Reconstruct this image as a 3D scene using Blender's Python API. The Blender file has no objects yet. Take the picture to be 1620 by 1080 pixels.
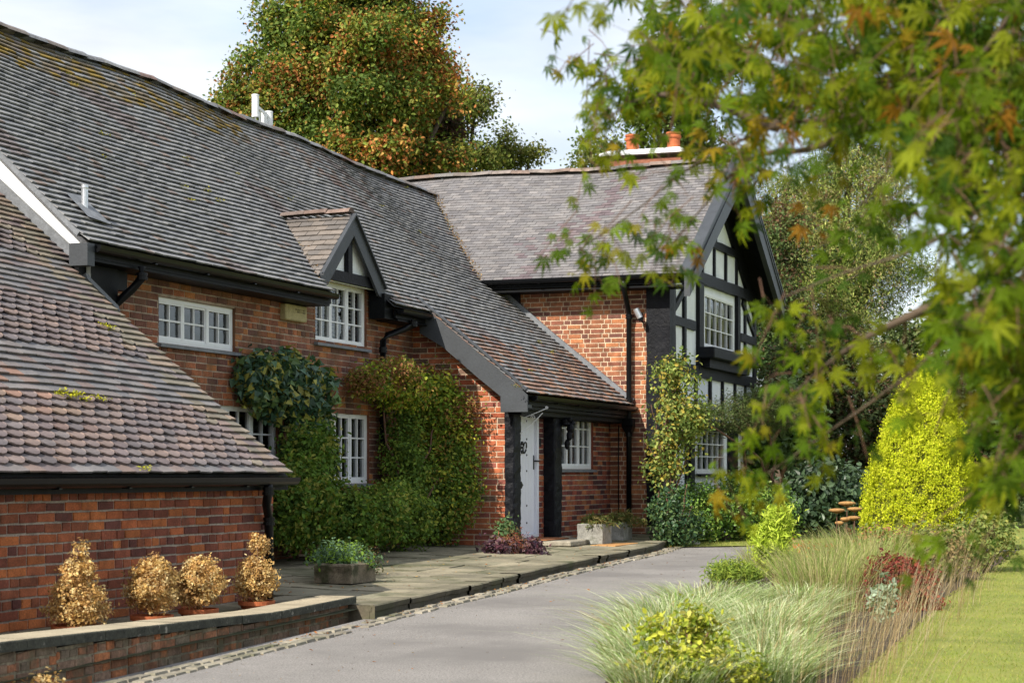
import bpy, math, random
import numpy as np
from mathutils import Vector
random.seed(7)
R = np.random.default_rng(11)
rad = math.radians
sc = bpy.context.scene
COL = sc.collection

# ------------------------------------------------------------------ camera
H = 1.25                                   # eye height above the drive
YAW = rad(20.4); CS, SN = math.cos(YAW), math.sin(YAW); F = 2950.0
cam = bpy.data.cameras.new('camera'); camo = bpy.data.objects.new('camera', cam); COL.objects.link(camo)
cam.sensor_width = 36; cam.lens = F / 1620 * 36
cam.shift_y = (748 - 540) / 1620
cam.clip_start = 0.1; cam.clip_end = 900
camo.location = (0, 0, H); camo.rotation_euler = (rad(90), 0, YAW - rad(90))
cam.dof.use_dof = True; cam.dof.focus_distance = 21; cam.dof.aperture_fstop = 5.2
sc.camera = camo

# ------------------------------------------------------------------ light
AZ, EL = rad(17), rad(40)                  # sun stands left of and behind the camera, a little behind the ridge
SUN = Vector((-math.cos(AZ) * math.cos(EL), math.sin(AZ) * math.cos(EL), math.sin(EL)))
sl = bpy.data.lights.new('sun', 'SUN'); sl.energy = 3.9; sl.angle = rad(0.6); sl.color = (1.0, 0.93, 0.82)
so = bpy.data.objects.new('sun', sl); COL.objects.link(so); so.location = (0, 0, 30)
so.rotation_euler = (-SUN).to_track_quat('-Z', 'Y').to_euler()
w = bpy.data.worlds.new('World'); sc.world = w; w.use_nodes = True
nt = w.node_tree; nt.nodes.clear()
def N(t, **k):
    n = nt.nodes.new(t)
    for a, b in k.items(): setattr(n, a, b)
    return n
sky = N('ShaderNodeTexSky', sky_type='NISHITA', sun_disc=False, sun_elevation=EL, sun_rotation=math.atan2(SUN.x, SUN.y))
try: sky.dust_density = 1.5
except Exception: pass
sk = N('ShaderNodeVectorMath', operation='SCALE'); sk.inputs[3].default_value = 0.13
nt.links.new(sky.outputs[0], sk.inputs[0])
tc = N('ShaderNodeTexCoord'); mp = N('ShaderNodeMapping'); mp.inputs['Scale'].default_value = (1.6, 1.6, 6.0)
mp.inputs['Location'].default_value = (0.3, 1.7, 0.2)
nz = N('ShaderNodeTexNoise'); nz.inputs['Scale'].default_value = 1.5; nz.inputs['Detail'].default_value = 7; nz.inputs['Roughness'].default_value = 0.52
nt.links.new(tc.outputs['Generated'], mp.inputs[0]); nt.links.new(mp.outputs[0], nz.inputs[0])
cr = N('ShaderNodeValToRGB'); cr.color_ramp.elements[0].position = 0.34; cr.color_ramp.elements[0].color = (.42, .42, .42, 1)
cr.color_ramp.elements[1].position = 0.60; cr.color_ramp.elements[1].color = (1, 1, 1, 1)
nt.links.new(nz.outputs[0], cr.inputs[0])
nz2 = N('ShaderNodeTexNoise'); nz2.inputs['Scale'].default_value = 3.1; nz2.inputs['Detail'].default_value = 6
nt.links.new(mp.outputs[0], nz2.inputs[0])
c2 = N('ShaderNodeValToRGB'); c2.color_ramp.elements[0].position = .35; c2.color_ramp.elements[0].color = (.40, .435, .49, 1)
c2.color_ramp.elements[1].position = .68; c2.color_ramp.elements[1].color = (.66, .67, .69, 1)
nt.links.new(nz2.outputs[0], c2.inputs[0])
mx = N('ShaderNodeMix', data_type='RGBA'); nt.links.new(cr.outputs[0], mx.inputs[0])
nt.links.new(sk.outputs[0], mx.inputs[6]); nt.links.new(c2.outputs[0], mx.inputs[7])
bg = N('ShaderNodeBackground'); bg.inputs[1].default_value = 1.0; nt.links.new(mx.outputs[2], bg.inputs[0])
ow = N('ShaderNodeOutputWorld'); nt.links.new(bg.outputs[0], ow.inputs[0])
sc.view_settings.view_transform = 'Standard'; sc.view_settings.look = 'None'
sc.view_settings.exposure = 0.88; sc.view_settings.gamma = 1.0; sc.view_settings.use_curve_mapping = False
sc.render.engine = 'CYCLES'
cy = sc.cycles; cy.use_denoising = True; cy.max_bounces = 7; cy.diffuse_bounces = 3; cy.glossy_bounces = 2
cy.transmission_bounces = 3; cy.transparent_max_bounces = 8; cy.caustics_reflective = False; cy.caustics_refractive = False
cy.sample_clamp_indirect = 6

# ------------------------------------------------------------------ geometry helpers
def at(px, py, D):                         # point seen at a photo pixel, D metres along the view axis
    k = (px - 810) / F; h = (748 - py) / F
    return Vector((D * (CS + k * SN), D * (SN - k * CS), H + D * h))
def aty(px, py, y):
    k = (px - 810) / F; return at(px, py, y / (SN - k * CS))
def atx(px, py, x):
    k = (px - 810) / F; return at(px, py, x / (CS + k * SN))
def atz(px, py, z):
    return at(px, py, (H - z) * F / (py - 748))

WL = {}
def link(o, parent):
    COL.objects.link(o)
    if parent is not None: o.parent = parent
def thing(name, label, cat, loc=(0, 0, 0), group=None):
    o = bpy.data.objects.new(name, None); link(o, None); o.location = loc; o.empty_display_size = .2
    o['label'] = label; o['category'] = cat; o['kind'] = 'thing'
    if group: o['group'] = group
    WL[o.name] = Vector(loc); return o
def tag(o, label, cat, group=None):
    o['label'] = label; o['category'] = cat; o['kind'] = 'thing'
    if group: o['group'] = group
    return o
def finish(name, V, Fc, lc, cols, m, parent, smooth=False, origin=None):
    """V (n,3); Fc flat loop indices; lc loops per face; cols (faces,3) or None"""
    off = np.array(WL[parent.name] if parent is not None else (origin if origin is not None else (0, 0, 0)), dtype=float)
    me = bpy.data.meshes.new(name)
    V = np.asarray(V, dtype=np.float64) - off
    lc = np.asarray(lc, dtype=np.int32); Fc = np.asarray(Fc, dtype=np.int32)
    me.vertices.add(len(V)); me.vertices.foreach_set('co', V.astype(np.float32).ravel())
    me.loops.add(len(Fc)); me.loops.foreach_set('vertex_index', Fc)
    me.polygons.add(len(lc)); st = np.zeros(len(lc), dtype=np.int32); st[1:] = np.cumsum(lc)[:-1]
    me.polygons.foreach_set('loop_start', st)
    try: me.polygons.foreach_set('loop_total', lc)
    except Exception: pass
    me.update(calc_edges=True)
    if cols is not None:
        a = me.color_attributes.new('Col', 'FLOAT_COLOR', 'CORNER')
        c = np.ones((len(Fc), 4), dtype=np.float32); c[:, :3] = np.repeat(np.asarray(cols, dtype=np.float32), lc, axis=0)
        a.data.foreach_set('color', c.ravel())
    me.polygons.foreach_set('use_smooth', np.full(len(lc), bool(smooth)))
    me.validate(); me.update()
    me.materials.append(m)
    o = bpy.data.objects.new(name, me); link(o, parent)
    if parent is None and origin is not None: o.location = origin
    WL[o.name] = Vector(off)
    return o
class MB:
    def __init__(s): s.v = []; s.f = []; s.c = []; s.k = (1, 1, 1)
    def poly(s, pts, col=None):
        b = len(s.v); s.v += [tuple(p) for p in pts]; s.f.append(list(range(b, b + len(pts)))); s.c.append(col or s.k)
    def raw(s, vs, fs, col=None):
        b = len(s.v); s.v += [tuple(p) for p in vs]
        for f in fs: s.f.append([b + i for i in f]); s.c.append(col or s.k)
    def box(s, a, b, col=None):
        x0, y0, z0 = a; x1, y1, z1 = b
        s.raw([(x0,y0,z0),(x1,y0,z0),(x1,y1,z0),(x0,y1,z0),(x0,y0,z1),(x1,y0,z1),(x1,y1,z1),(x0,y1,z1)],
              [(0,3,2,1),(4,5,6,7),(0,1,5,4),(1,2,6,5),(2,3,7,6),(3,0,4,7)], col)
    def cbox(s, a, b, r=.01, col=None):    # box with chamfered vertical and top edges (octagonal plan, set-in top)
        x0, y0, z0 = a; x1, y1, z1 = b
        def ring(i, z): return [(x0+i+r,y0+i,z),(x1-i-r,y0+i,z),(x1-i,y0+i+r,z),(x1-i,y1-i-r,z),(x1-i-r,y1-i,z),(x0+i+r,y1-i,z),(x0+i,y1-i-r,z),(x0+i,y0+i+r,z)]
        vs = ring(r,z0)+ring(0,z0+r)+ring(0,z1-r)+ring(r,z1)
        fs = [tuple(range(7,-1,-1)), tuple(range(24,32))]
        for q in range(3):
            for i in range(8): j=(i+1)%8; fs.append((q*8+i,q*8+j,q*8+8+j,q*8+8+i))
        s.raw(vs, fs, col)
    def beam(s, p, q, wv, hv, col=None):   # bar from p to q; wv, hv = half-size vectors
        p, q, wv, hv = map(Vector, (p, q, wv, hv))
        vs = [p-wv-hv,p+wv-hv,p+wv+hv,p-wv+hv,q-wv-hv,q+wv-hv,q+wv+hv,q-wv+hv]
        s.raw(vs, [(0,3,2,1),(4,5,6,7),(0,1,5,4),(1,2,6,5),(2,3,7,6),(3,0,4,7)], col)
    def tube(s, pts, r, n=8, col=None, cap=True):
        pts = [Vector(p) for p in pts]; rs = r if isinstance(r, (list, tuple)) else [r]*len(pts)
        b = len(s.v); a = Vector((0,0,1))
        for i, p in enumerate(pts):
            t = (pts[min(i+1,len(pts)-1)] - pts[max(i-1,0)]).normalized()
            ax = a if abs(t.dot(a)) < .95 else Vector((1,0,0))
            u = t.cross(ax).normalized(); v = t.cross(u).normalized()
            for j in range(n):
                g = 2*math.pi*j/n; s.v.append(tuple(p + (u*math.cos(g)+v*math.sin(g))*rs[i]))
        for i in range(len(pts)-1):
            for j in range(n):
                k = (j+1)%n; s.f.append([b+i*n+j,b+i*n+k,b+(i+1)*n+k,b+(i+1)*n+j]); s.c.append(col or s.k)
        if cap:
            s.f.append([b+j for j in range(n)][::-1]); s.c.append(col or s.k)
            e = b+(len(pts)-1)*n; s.f.append([e+j for j in range(n)]); s.c.append(col or s.k)
    def lathe(s, c, prof, n=20, col=None, sx=1, sy=1):
        b = len(s.v)
        for r, z in prof:
            for j in range(n):
                g = 2*math.pi*j/n; s.v.append((c[0]+r*sx*math.cos(g), c[1]+r*sy*math.sin(g), c[2]+z))
        for i in range(len(prof)-1):
            for j in range(n):
                k=(j+1)%n; s.f.append([b+i*n+j,b+i*n+k,b+(i+1)*n+k,b+(i+1)*n+j]); s.c.append(col or s.k)
    def build(s, name, m, parent=None, smooth=False, origin=None):
        Fc = [i for f in s.f for i in f]; lc = [len(f) for f in s.f]
        return finish(name, s.v, Fc, lc, s.c, m, parent, smooth, origin)
def struct(o): o['kind'] = 'structure'; return o
def stuff(o): o['kind'] = 'stuff'; return o

# ------------------------------------------------------------------ materials
def mat(name, col=(.5,.5,.5), rough=.7, attr=False, vary=.25, vs=6, fine=.15, fs=60, bump=.25, bs=50, spec=.3, stain=None, stscale=1.5, stpos=(.5,.7), metal=0, coat=0):
    m = bpy.data.materials.new(name); m.use_nodes = True; t = m.node_tree; t.nodes.clear(); L = t.links.new
    def nn(k, **kw):
        n = t.nodes.new(k)
        for a, b in kw.items(): setattr(n, a, b)
        return n
    out = nn('ShaderNodeOutputMaterial'); p = nn('ShaderNodeBsdfPrincipled'); L(p.outputs[0], out.inputs[0])
    p.inputs['Roughness'].default_value = rough; p.inputs['Specular IOR Level'].default_value = spec; p.inputs['Metallic'].default_value = metal
    g = nn('ShaderNodeNewGeometry')
    if attr: a = nn('ShaderNodeAttribute', attribute_name='Col'); src = a.outputs['Color']
    else: a = nn('ShaderNodeRGB'); a.outputs[0].default_value = (*col, 1); src = a.outputs[0]
    def noise(scale, det=5):
        n = nn('ShaderNodeTexNoise'); n.inputs['Scale'].default_value = scale; n.inputs['Detail'].default_value = det; n.inputs['Roughness'].default_value=.6
        L(g.outputs['Position'], n.inputs['Vector']); return n.outputs[0]
    def mulby(src, nz, amt):
        r = nn('ShaderNodeMapRange'); r.inputs[1].default_value=.3; r.inputs[2].default_value=.7; r.inputs[3].default_value=1-amt; r.inputs[4].default_value=1+amt; L(nz, r.inputs[0])
        v = nn('ShaderNodeVectorMath', operation='SCALE'); L(src, v.inputs[0]); L(r.outputs[0], v.inputs[3]); return v.outputs[0]
    if vary: src = mulby(src, noise(vs), vary)
    if fine: src = mulby(src, noise(fs, 3), fine)
    if stain:
        r = nn('ShaderNodeMapRange'); r.inputs[1].default_value=stpos[0]; r.inputs[2].default_value=stpos[1]; L(noise(stscale, 8), r.inputs[0])
        x = nn('ShaderNodeMix', data_type='RGBA'); L(r.outputs[0], x.inputs[0]); L(src, x.inputs[6]); x.inputs[7].default_value=(*stain,1); src = x.outputs[2]
    L(src, p.inputs['Base Color'])
    if bump:
        b = nn('ShaderNodeBump'); b.inputs['Strength'].default_value = bump; b.inputs['Distance'].default_value=.01; L(noise(bs, 6), b.inputs['Height']); L(b.outputs[0], p.inputs['Normal'])
    if coat: p.inputs['Coat Weight'].default_value = coat; p.inputs['Coat Roughness'].default_value=.2
    return m
def leafmat(name, trans=.35, rough=.6, spec=.08, tint=(1.25,1.3,.6)):
    m = bpy.data.materials.new(name); m.use_nodes = True; t = m.node_tree; t.nodes.clear(); L = t.links.new
    out = t.nodes.new('ShaderNodeOutputMaterial'); p = t.nodes.new('ShaderNodeBsdfPrincipled'); tr = t.nodes.new('ShaderNodeBsdfTranslucent'); mxx = t.nodes.new('ShaderNodeMixShader')
    a = t.nodes.new('ShaderNodeAttribute'); a.attribute_name='Col'
    L(a.outputs['Color'], p.inputs['Base Color']); p.inputs['Roughness'].default_value=rough; p.inputs['Specular IOR Level'].default_value=spec
    v = t.nodes.new('ShaderNodeVectorMath'); v.operation='MULTIPLY'; L(a.outputs['Color'], v.inputs[0]); v.inputs[1].default_value=tint; L(v.outputs[0], tr.inputs[0])
    mxx.inputs[0].default_value=trans; L(p.outputs[0], mxx.inputs[1]); L(tr.outputs[0], mxx.inputs[2]); L(mxx.outputs[0], out.inputs[0])
    return m
M = {}
M['brick'] = mat('brick', attr=True, rough=.85, vary=.3, vs=9, fine=.3, fs=70, bump=.5, bs=90, stain=(.045,.035,.028), stscale=2.2, stpos=(.60,.80))
M['brick_main'] = mat('brick_main', attr=True, rough=.85, vary=.35, vs=5, fine=.35, fs=80, bump=.5, bs=80, stain=(.14,.085,.045), stscale=2.6, stpos=(.50,.80))
M['brick_mossy'] = mat('brick_mossy', attr=True, rough=.9, vary=.45, vs=7, fine=.35, fs=50, bump=.8, bs=60, stain=(.13,.115,.07), stscale=4.5, stpos=(.48,.66))
M['tile'] = mat('tile', attr=True, rough=.75, vary=.16, vs=4, fine=.14, fs=55, bump=.35, bs=60, spec=.35)
M['ridge'] = mat('ridge', attr=True, rough=.85, vary=.3, vs=8, fine=.25, fs=60, bump=.5, bs=40)
M['black'] = mat('black_paint', (.005,.0055,.0065), rough=.5, vary=.3, vs=5, fine=.2, fs=90, bump=.25, bs=35, spec=.12)
M['tar'] = mat('tarred_timber', (.006,.0065,.009), rough=.5, vary=.4, vs=6, fine=.3, fs=60, bump=.9, bs=22, spec=.16)
M['gutter'] = mat('gutter_plastic', (.005,.0055,.0065), rough=.3, vary=.1, fine=.1, bump=.05, spec=.18)
M['greyboard'] = mat('barge_paint', (.042,.047,.054), rough=.5, vary=.2, vs=3, fine=.1, fs=40, bump=.15, bs=30, spec=.4)
M['lead'] = mat('lead', (.16,.17,.185), rough=.55, vary=.25, vs=10, bump=.3, bs=20)
M['white'] = mat('white_paint', (.78,.79,.80), rough=.45, vary=.04, fine=.03, bump=.05, bs=30)
M['doorwhite'] = mat('door_paint', (.70,.72,.78), rough=.4, vary=.04, fine=.02, bump=.04, bs=30)
M['render'] = mat('white_render', (.76,.79,.82), rough=.85, vary=.10, vs=3, fine=.06, fs=50, bump=.3, bs=30)
M['render_bright'] = mat('bright_render', (.85,.85,.84), rough=.85, vary=.04, fine=.04, bump=.2)
M['stone'] = mat('stone', (.30,.27,.21), rough=.9, vary=.3, vs=5, fine=.25, fs=60, bump=.6, bs=40, stain=(.06,.055,.04), stscale=4, stpos=(.5,.68))
M['trough'] = mat('trough_stone', (.17,.14,.095), rough=.95, vary=.35, vs=9, fine=.3, fs=60, bump=.9, bs=40, stain=(.06,.06,.03), stscale=6, stpos=(.48,.62))
M['coping'] = mat('coping_stone', (.34,.29,.20), rough=.9, vary=.25, vs=4, fine=.2, fs=60, bump=.5, bs=40, stain=(.12,.10,.07), stscale=3, stpos=(.55,.75))
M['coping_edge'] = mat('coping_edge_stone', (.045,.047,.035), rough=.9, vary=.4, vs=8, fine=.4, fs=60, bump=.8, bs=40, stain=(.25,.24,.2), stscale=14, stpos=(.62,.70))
M['plaque'] = mat('plaque_stone', (.42,.36,.19), rough=.9, vary=.2, vs=14, fine=.2, fs=70, bump=.5, bs=60)
M['inscription'] = mat('inscription_paint', (.05,.04,.025), rough=.8, bump=0)
M['flag'] = mat('flagstone', attr=True, rough=.85, vary=.35, vs=2.2, fine=.2, fs=40, bump=.5, bs=25, stain=(.07,.075,.035), stscale=2.0, stpos=(.48,.68))
M['terracotta'] = mat('terracotta', (.42,.12,.045), rough=.8, vary=.2, vs=9, bump=.2)
M['bark'] = mat('bark', (.09,.065,.045), rough=.9, vary=.35, vs=12, bump=.8, bs=30)
M['twig'] = mat('twig', (.13,.07,.045), rough=.8, vary=.3, vs=12, bump=.4)
M['metal'] = mat('brushed_metal', (.62,.64,.66), rough=.35, metal=.85, vary=.1, bump=.1)
M['whitemetal'] = mat('white_metal', (.75,.76,.78), rough=.4, vary=.06, bump=.05)
M['iron'] = mat('iron', (.012,.012,.013), rough=.45, vary=.2, bump=.3)
M['soil'] = mat('soil', (.05,.035,.024), rough=.95, vary=.4, vs=5, fine=.4, fs=40, bump=.9, bs=30)
M['wood'] = mat('wood_board', (.42,.22,.08), rough=.7, vary=.3, vs=10, bump=.3)
M['curtain'] = mat('curtain', (.48,.42,.30), rough=.9, vary=.1, bump=.1)
M['blind'] = mat('blind', (.55,.52,.42), rough=.7, vary=.05, bump=0)
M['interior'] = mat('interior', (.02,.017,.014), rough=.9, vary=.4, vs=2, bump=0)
M['moss'] = leafmat('moss', .1, .9, .1)
M['leaf'] = leafmat('leaf', .30); M['leafshiny'] = leafmat('leaf_shiny', .15, .4, .28); M['maple'] = leafmat('maple_leaf', .45, .6, .08, (1.5,1.5,.5))
M['blade'] = leafmat('grass_blade', .35, .7, .06, (1.1,1.1,.8)); M['dry'] = leafmat('dry_leaf', .35, .95, .03, (1.15,1.05,.8))
# glass: clear with a fresnel reflection
gm = bpy.data.materials.new('window_glass'); gm.use_nodes = True; t = gm.node_tree; t.nodes.clear()
o_ = t.nodes.new('ShaderNodeOutputMaterial'); mi = t.nodes.new('ShaderNodeMixShader'); tp = t.nodes.new('ShaderNodeBsdfTransparent'); gl = t.nodes.new('ShaderNodeBsdfGlossy')
fr = t.nodes.new('ShaderNodeFresnel'); fr.inputs[0].default_value = 1.7; gl.inputs['Roughness'].default_value = .02; gl.inputs[0].default_value=(.9,.95,1,1); tp.inputs[0].default_value=(.8,.83,.82,1)
bp = t.nodes.new('ShaderNodeBump'); bn = t.nodes.new('ShaderNodeTexNoise'); bn.inputs['Scale'].default_value=5; bp.inputs['Strength'].default_value=.25; bp.inputs['Distance'].default_value=.02
tcg = t.nodes.new('ShaderNodeNewGeometry'); t.links.new(tcg.outputs['Position'], bn.inputs[0]); t.links.new(bn.outputs[0], bp.inputs['Height'])
t.links.new(bp.outputs[0], gl.inputs['Normal'])
t.links.new(fr.outputs[0], mi.inputs[0]); t.links.new(tp.outputs[0], mi.inputs[1]); t.links.new(gl.outputs[0], mi.inputs[2]); t.links.new(mi.outputs[0], o_.inputs[0])
M['glass'] = gm
# ------------------------------------------------------------------ foliage helpers
def _maple(nl=7):
    V = [(0,0,0)]; Fq = []
    angs = [-108,-68,-33,0,33,68,108] if nl == 7 else [-75,-36,0,36,75]
    lens = [.34,.62,.88,1.0,.88,.62,.34] if nl == 7 else [.6,.88,1,.88,.6]
    for a, l in zip(angs, lens):
        a = rad(a); d = (math.sin(a), math.cos(a)); p = (math.cos(a), -math.sin(a)); w_ = .085*l+.02; b = len(V)
        V += [(d[0]*l*.42-p[0]*w_, d[1]*l*.42-p[1]*w_, .03), (d[0]*l, d[1]*l, -.30*l), (d[0]*l*.42+p[0]*w_, d[1]*l*.42+p[1]*w_, .03), (d[0]*l*.5, d[1]*l*.5, -.02)]
        Fq += [(0,b,b+3),(b,b+1,b+3),(b+3,b+1,b+2),(0,b+3,b+2)]
    return V, Fq
TPL = {'quad': ([(0,0,0),(.30,.45,.07),(0,1,-.06),(-.30,.45,.07)], [(0,1,2),(0,2,3)]),
       'oval': ([(0,0,0),(.27,.28,.05),(.24,.68,.04),(0,1,-.10),(-.24,.68,.04),(-.27,.28,.05)], [(0,1,2,3),(0,3,4,5)]),
       'ivy': ([(0,.05,0),(.46,.0,.05),(.30,.42,.03),(0,1,-.10),(-.30,.42,.03),(-.46,.0,.05)], [(0,1,2,3),(0,3,4,5)]),
       'spray': ([(0,0,0),(.16,.5,.05),(.34,.75,-.02),(.05,.7,.04),(0,1,-.06),(-.05,.7,.04),(-.34,.75,-.02),(-.16,.5,.05)], [(0,1,2,3),(0,3,4,5),(0,5,6,7)]),
       'narrow': ([(0,0,0),(.11,.4,.05),(0,1,-.08),(-.11,.4,.05)], [(0,1,2),(0,2,3)]),
       'maple': _maple(7), 'maple5': _maple(5)}
def leaves(name, P, nrm, size, cols, tpl, m, parent, axis=None, down=0.0, rng=R, origin=None):
    P = np.asarray(P, float); N_ = len(P); nrm = np.asarray(nrm, float); nrm = nrm/(np.linalg.norm(nrm,axis=1,keepdims=True)+1e-9)
    a = rng.normal(0,1,(N_,3)) if axis is None else np.asarray(axis, float) + rng.normal(0,.35,(N_,3))
    a[:,2] -= down; a -= nrm*(a*nrm).sum(1,keepdims=True); a /= np.linalg.norm(a,axis=1,keepdims=True)+1e-9
    sd = np.cross(a, nrm); tv, tf = TPL[tpl]; tv = np.array(tv); k = len(tv)
    sz = np.asarray(size)[:,None,None]
    wv = rng.uniform(.8,1.2,(N_,1,1))
    V = P[:,None,:] + sz*(sd[:,None,:]*tv[None,:,0:1]*wv + a[:,None,:]*tv[None,:,1:2] + nrm[:,None,:]*tv[None,:,2:3])
    lc1 = [len(f) for f in tf]; fl = np.array([i for f in tf for i in f]); Fc = (np.arange(N_)[:,None]*k + fl[None,:]).ravel()
    lc = np.tile(lc1, N_); cc = np.repeat(np.asarray(cols), len(tf), axis=0)
    return finish(name, V.reshape(-1,3), Fc, lc, cc, m, parent, False, origin)
def wblob(px, py, x, rpx, rpy, rx=.2):      # a cushion of growth flat against a wall facing -x
    c = atx(px, py, x); D = c.x*CS+c.y*SN; return (c, (rx, rpx*D/F, rpy*D/F))
def boughs(blobs, seed, k=6, lo=.28, hi=.5):  # break big crown volumes into many smaller boughs
    g_ = np.random.default_rng(seed); out = []
    for c, r_ in blobs:
        r_ = np.array(r_); c = np.array(c); out.append((Vector(c), tuple(r_*.72)))
        for _ in range(k):
            d = g_.normal(0,1,3); d /= np.linalg.norm(d); q = g_.uniform(lo,hi); out.append((Vector(c+d*r_*g_.uniform(.62,.95)), tuple(r_*q*np.array([1,1,.8]))))
    return out
def blob(px, py, D, rpx, rpy, rd=None):
    r_ = rpx*D/F; return (at(px, py, D), (r_, r_ if rd is None else rd, rpy*D/F))
def crown_pts(blobs, nclump, per, cr, rng, rmin=.70, keep=None, fill=.15, flat=1.0):
    cs = np.array([list(b[0]) for b in blobs]); rs = np.array([b[1] for b in blobs]); wts = (rs[:,0]*rs[:,1]+rs[:,1]*rs[:,2]+rs[:,0]*rs[:,2]); wts = wts/wts.sum()
    C = []; O = []
    while len(C) < nclump:
        i = rng.choice(len(blobs), p=wts); d = rng.normal(0,1,3); d /= np.linalg.norm(d)
        f = rng.uniform(rmin,1.03) if rng.random() > fill else rng.uniform(.25,rmin)
        c = cs[i] + d*rs[i]*f
        q = (np.abs((c-cs)/(rs*.72))**2).sum(1); q[i] = 9
        if (q < 1).any() and rng.random() > fill: continue
        if keep and not keep(c): continue
        C.append(c); O.append(d/rs[i]*rs[i].mean())
    C = np.array(C); O = np.array(O); O /= np.linalg.norm(O,axis=1,keepdims=True)
    n = nclump*per; ci = np.repeat(np.arange(nclump), per)
    P = C[ci] + rng.normal(0,1,(n,3))*cr*np.array([1,1,.75*flat]) ; nr = O[ci]*.9 + rng.normal(0,.75,(n,3)) + np.array([0,0,.35])
    return P, nr, ci, C
def palc(cols, n, ci, nclump, rng, q=.25, cq=.22, mixp=.7):
    cols = np.array(cols); a = rng.integers(0,len(cols),nclump)[ci]; b = rng.integers(0,len(cols),n); u = rng.random(n) < mixp
    return cols[np.where(u,a,b)] * rng.uniform(1-q,1+q,(n,1)) * rng.uniform(1-cq,1+cq,nclump)[ci][:,None]
def bush(name, parent, blobs, nclump, per, cr, size, cols, m='leaf', tpl='oval', seed=1, keep=None, down=.3, fill=.2, rmin=.7, cq=.22, lowdark=None):
    g_ = np.random.default_rng(seed); P, nr, ci, C = crown_pts(blobs, nclump, per, cr, g_, rmin, keep, fill)
    cc = palc(cols, len(P), ci, nclump, g_, cq=cq)
    if keep is not None:
        k = np.array([keep(p) for p in P]); P, nr, cc = P[k], nr[k], cc[k]
    return leaves(name, P, nr, g_.uniform(.65,1.3,len(P))*size, cc, tpl, M[m], parent, down=down, rng=g_)
def limbs(name, parent, base, tips, r0, seed=1, m='bark', rad_tip=.01, sag=.1, n=7, sides=7):
    g_ = random.Random(seed); mb = MB(); base = Vector(base)
    for t_ in tips:
        t_ = Vector(t_); pts = []
        for i in range(n+1):
            f = i/n; p = base.lerp(t_, f); p.z += math.sin(f*math.pi)*sag*(t_-base).length; j = .04*(t_-base).length*math.sin(f*math.pi)
            pts.append(p + Vector((g_.uniform(-j,j),g_.uniform(-j,j),g_.uniform(-j,j)*.5)))
        mb.tube(pts, [r0*(1-i/n)**1.1+rad_tip for i in range(n+1)], sides)
    return mb.build(name, M[m], parent, smooth=True)
def blades(name, parent, bases, hgt, wid, lean, cols, m='blade', rng=R, seg=4, droop=.35, dirs=None, origin=None, curl=1.0):
    """curved grass blades; bases (n,3)"""
    B = np.asarray(bases, float); n = len(B); th = rng.uniform(0,2*np.pi,n)
    d = np.stack([np.cos(th),np.sin(th),np.zeros(n)],1) if dirs is None else np.asarray(dirs,float)
    h = hgt*rng.uniform(.6,1.1,n); le = lean*rng.uniform(.2,1.2,n)*h; w_ = wid*rng.uniform(.6,1.3,n)
    th2 = rng.uniform(0,2*np.pi,n); sd = np.stack([np.cos(th2),np.sin(th2),np.zeros(n)],1)
    rows = []
    for i in range(seg+1):
        f = i/seg; c = B + d*(le*f**1.8)[:,None]; c[:,2] += h*(f - droop*f**3*np.minimum(1,lean)*curl)
        ww = w_*(1-f**1.5)*.5 + w_*.04
        rows.append((c - sd*ww[:,None], c + sd*ww[:,None]))
    V = np.stack([x for r_ in rows for x in r_], 1).reshape(-1,3); k = 2*(seg+1)
    fl = np.array([[2*i,2*i+1,2*i+3,2*i+2] for i in range(seg)]).ravel(); Fc = (np.arange(n)[:,None]*k+fl[None,:]).ravel()
    cc = np.repeat(cols, seg, axis=0); return finish(name, V, Fc, np.full(n*seg,4), cc, M[m], parent, False, origin)
# ------------------------------------------------------------------ ground heights
def gz(x): return 0.18 * min(1, max(0, (x - 14) / 14))
def sheet(name, pts, m, dz=0.0, zf=None, sub=None, thick=0):
    """a ground sheet: quads strip between polyline pairs pts = [(left, right), ...]"""
    mb = MB(); n = sub or 8; rows = []
    for a, b in pts:
        rows.append([(a[0]+(b[0]-a[0])*i/n, a[1]+(b[1]-a[1])*i/n) for i in range(n+1)])
    for i in range(len(rows)-1):
        for j in range(n):
            q = [rows[i][j], rows[i][j+1], rows[i+1][j+1], rows[i+1][j]]
            mb.poly([(x, y, (zf or (lambda x, y: gz(x)))(x, y) + dz) for x, y in q])
    return mb.build(name, m)
KERB = [(5.0,5.72),(9.5,6.24),(14.2,6.72),(15.4,6.80),(16.1,6.85),(17.5,6.90),(20.0,7.10),(22.8,7.25),(24.8,7.30),(26.9,7.55)]
def kerb_y(x):
    for (a, b), (c, d) in zip(KERB, KERB[1:]):
        if x <= c: return b + (d-b)*(x-a)/(c-a)
    return KERB[-1][1]
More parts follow.
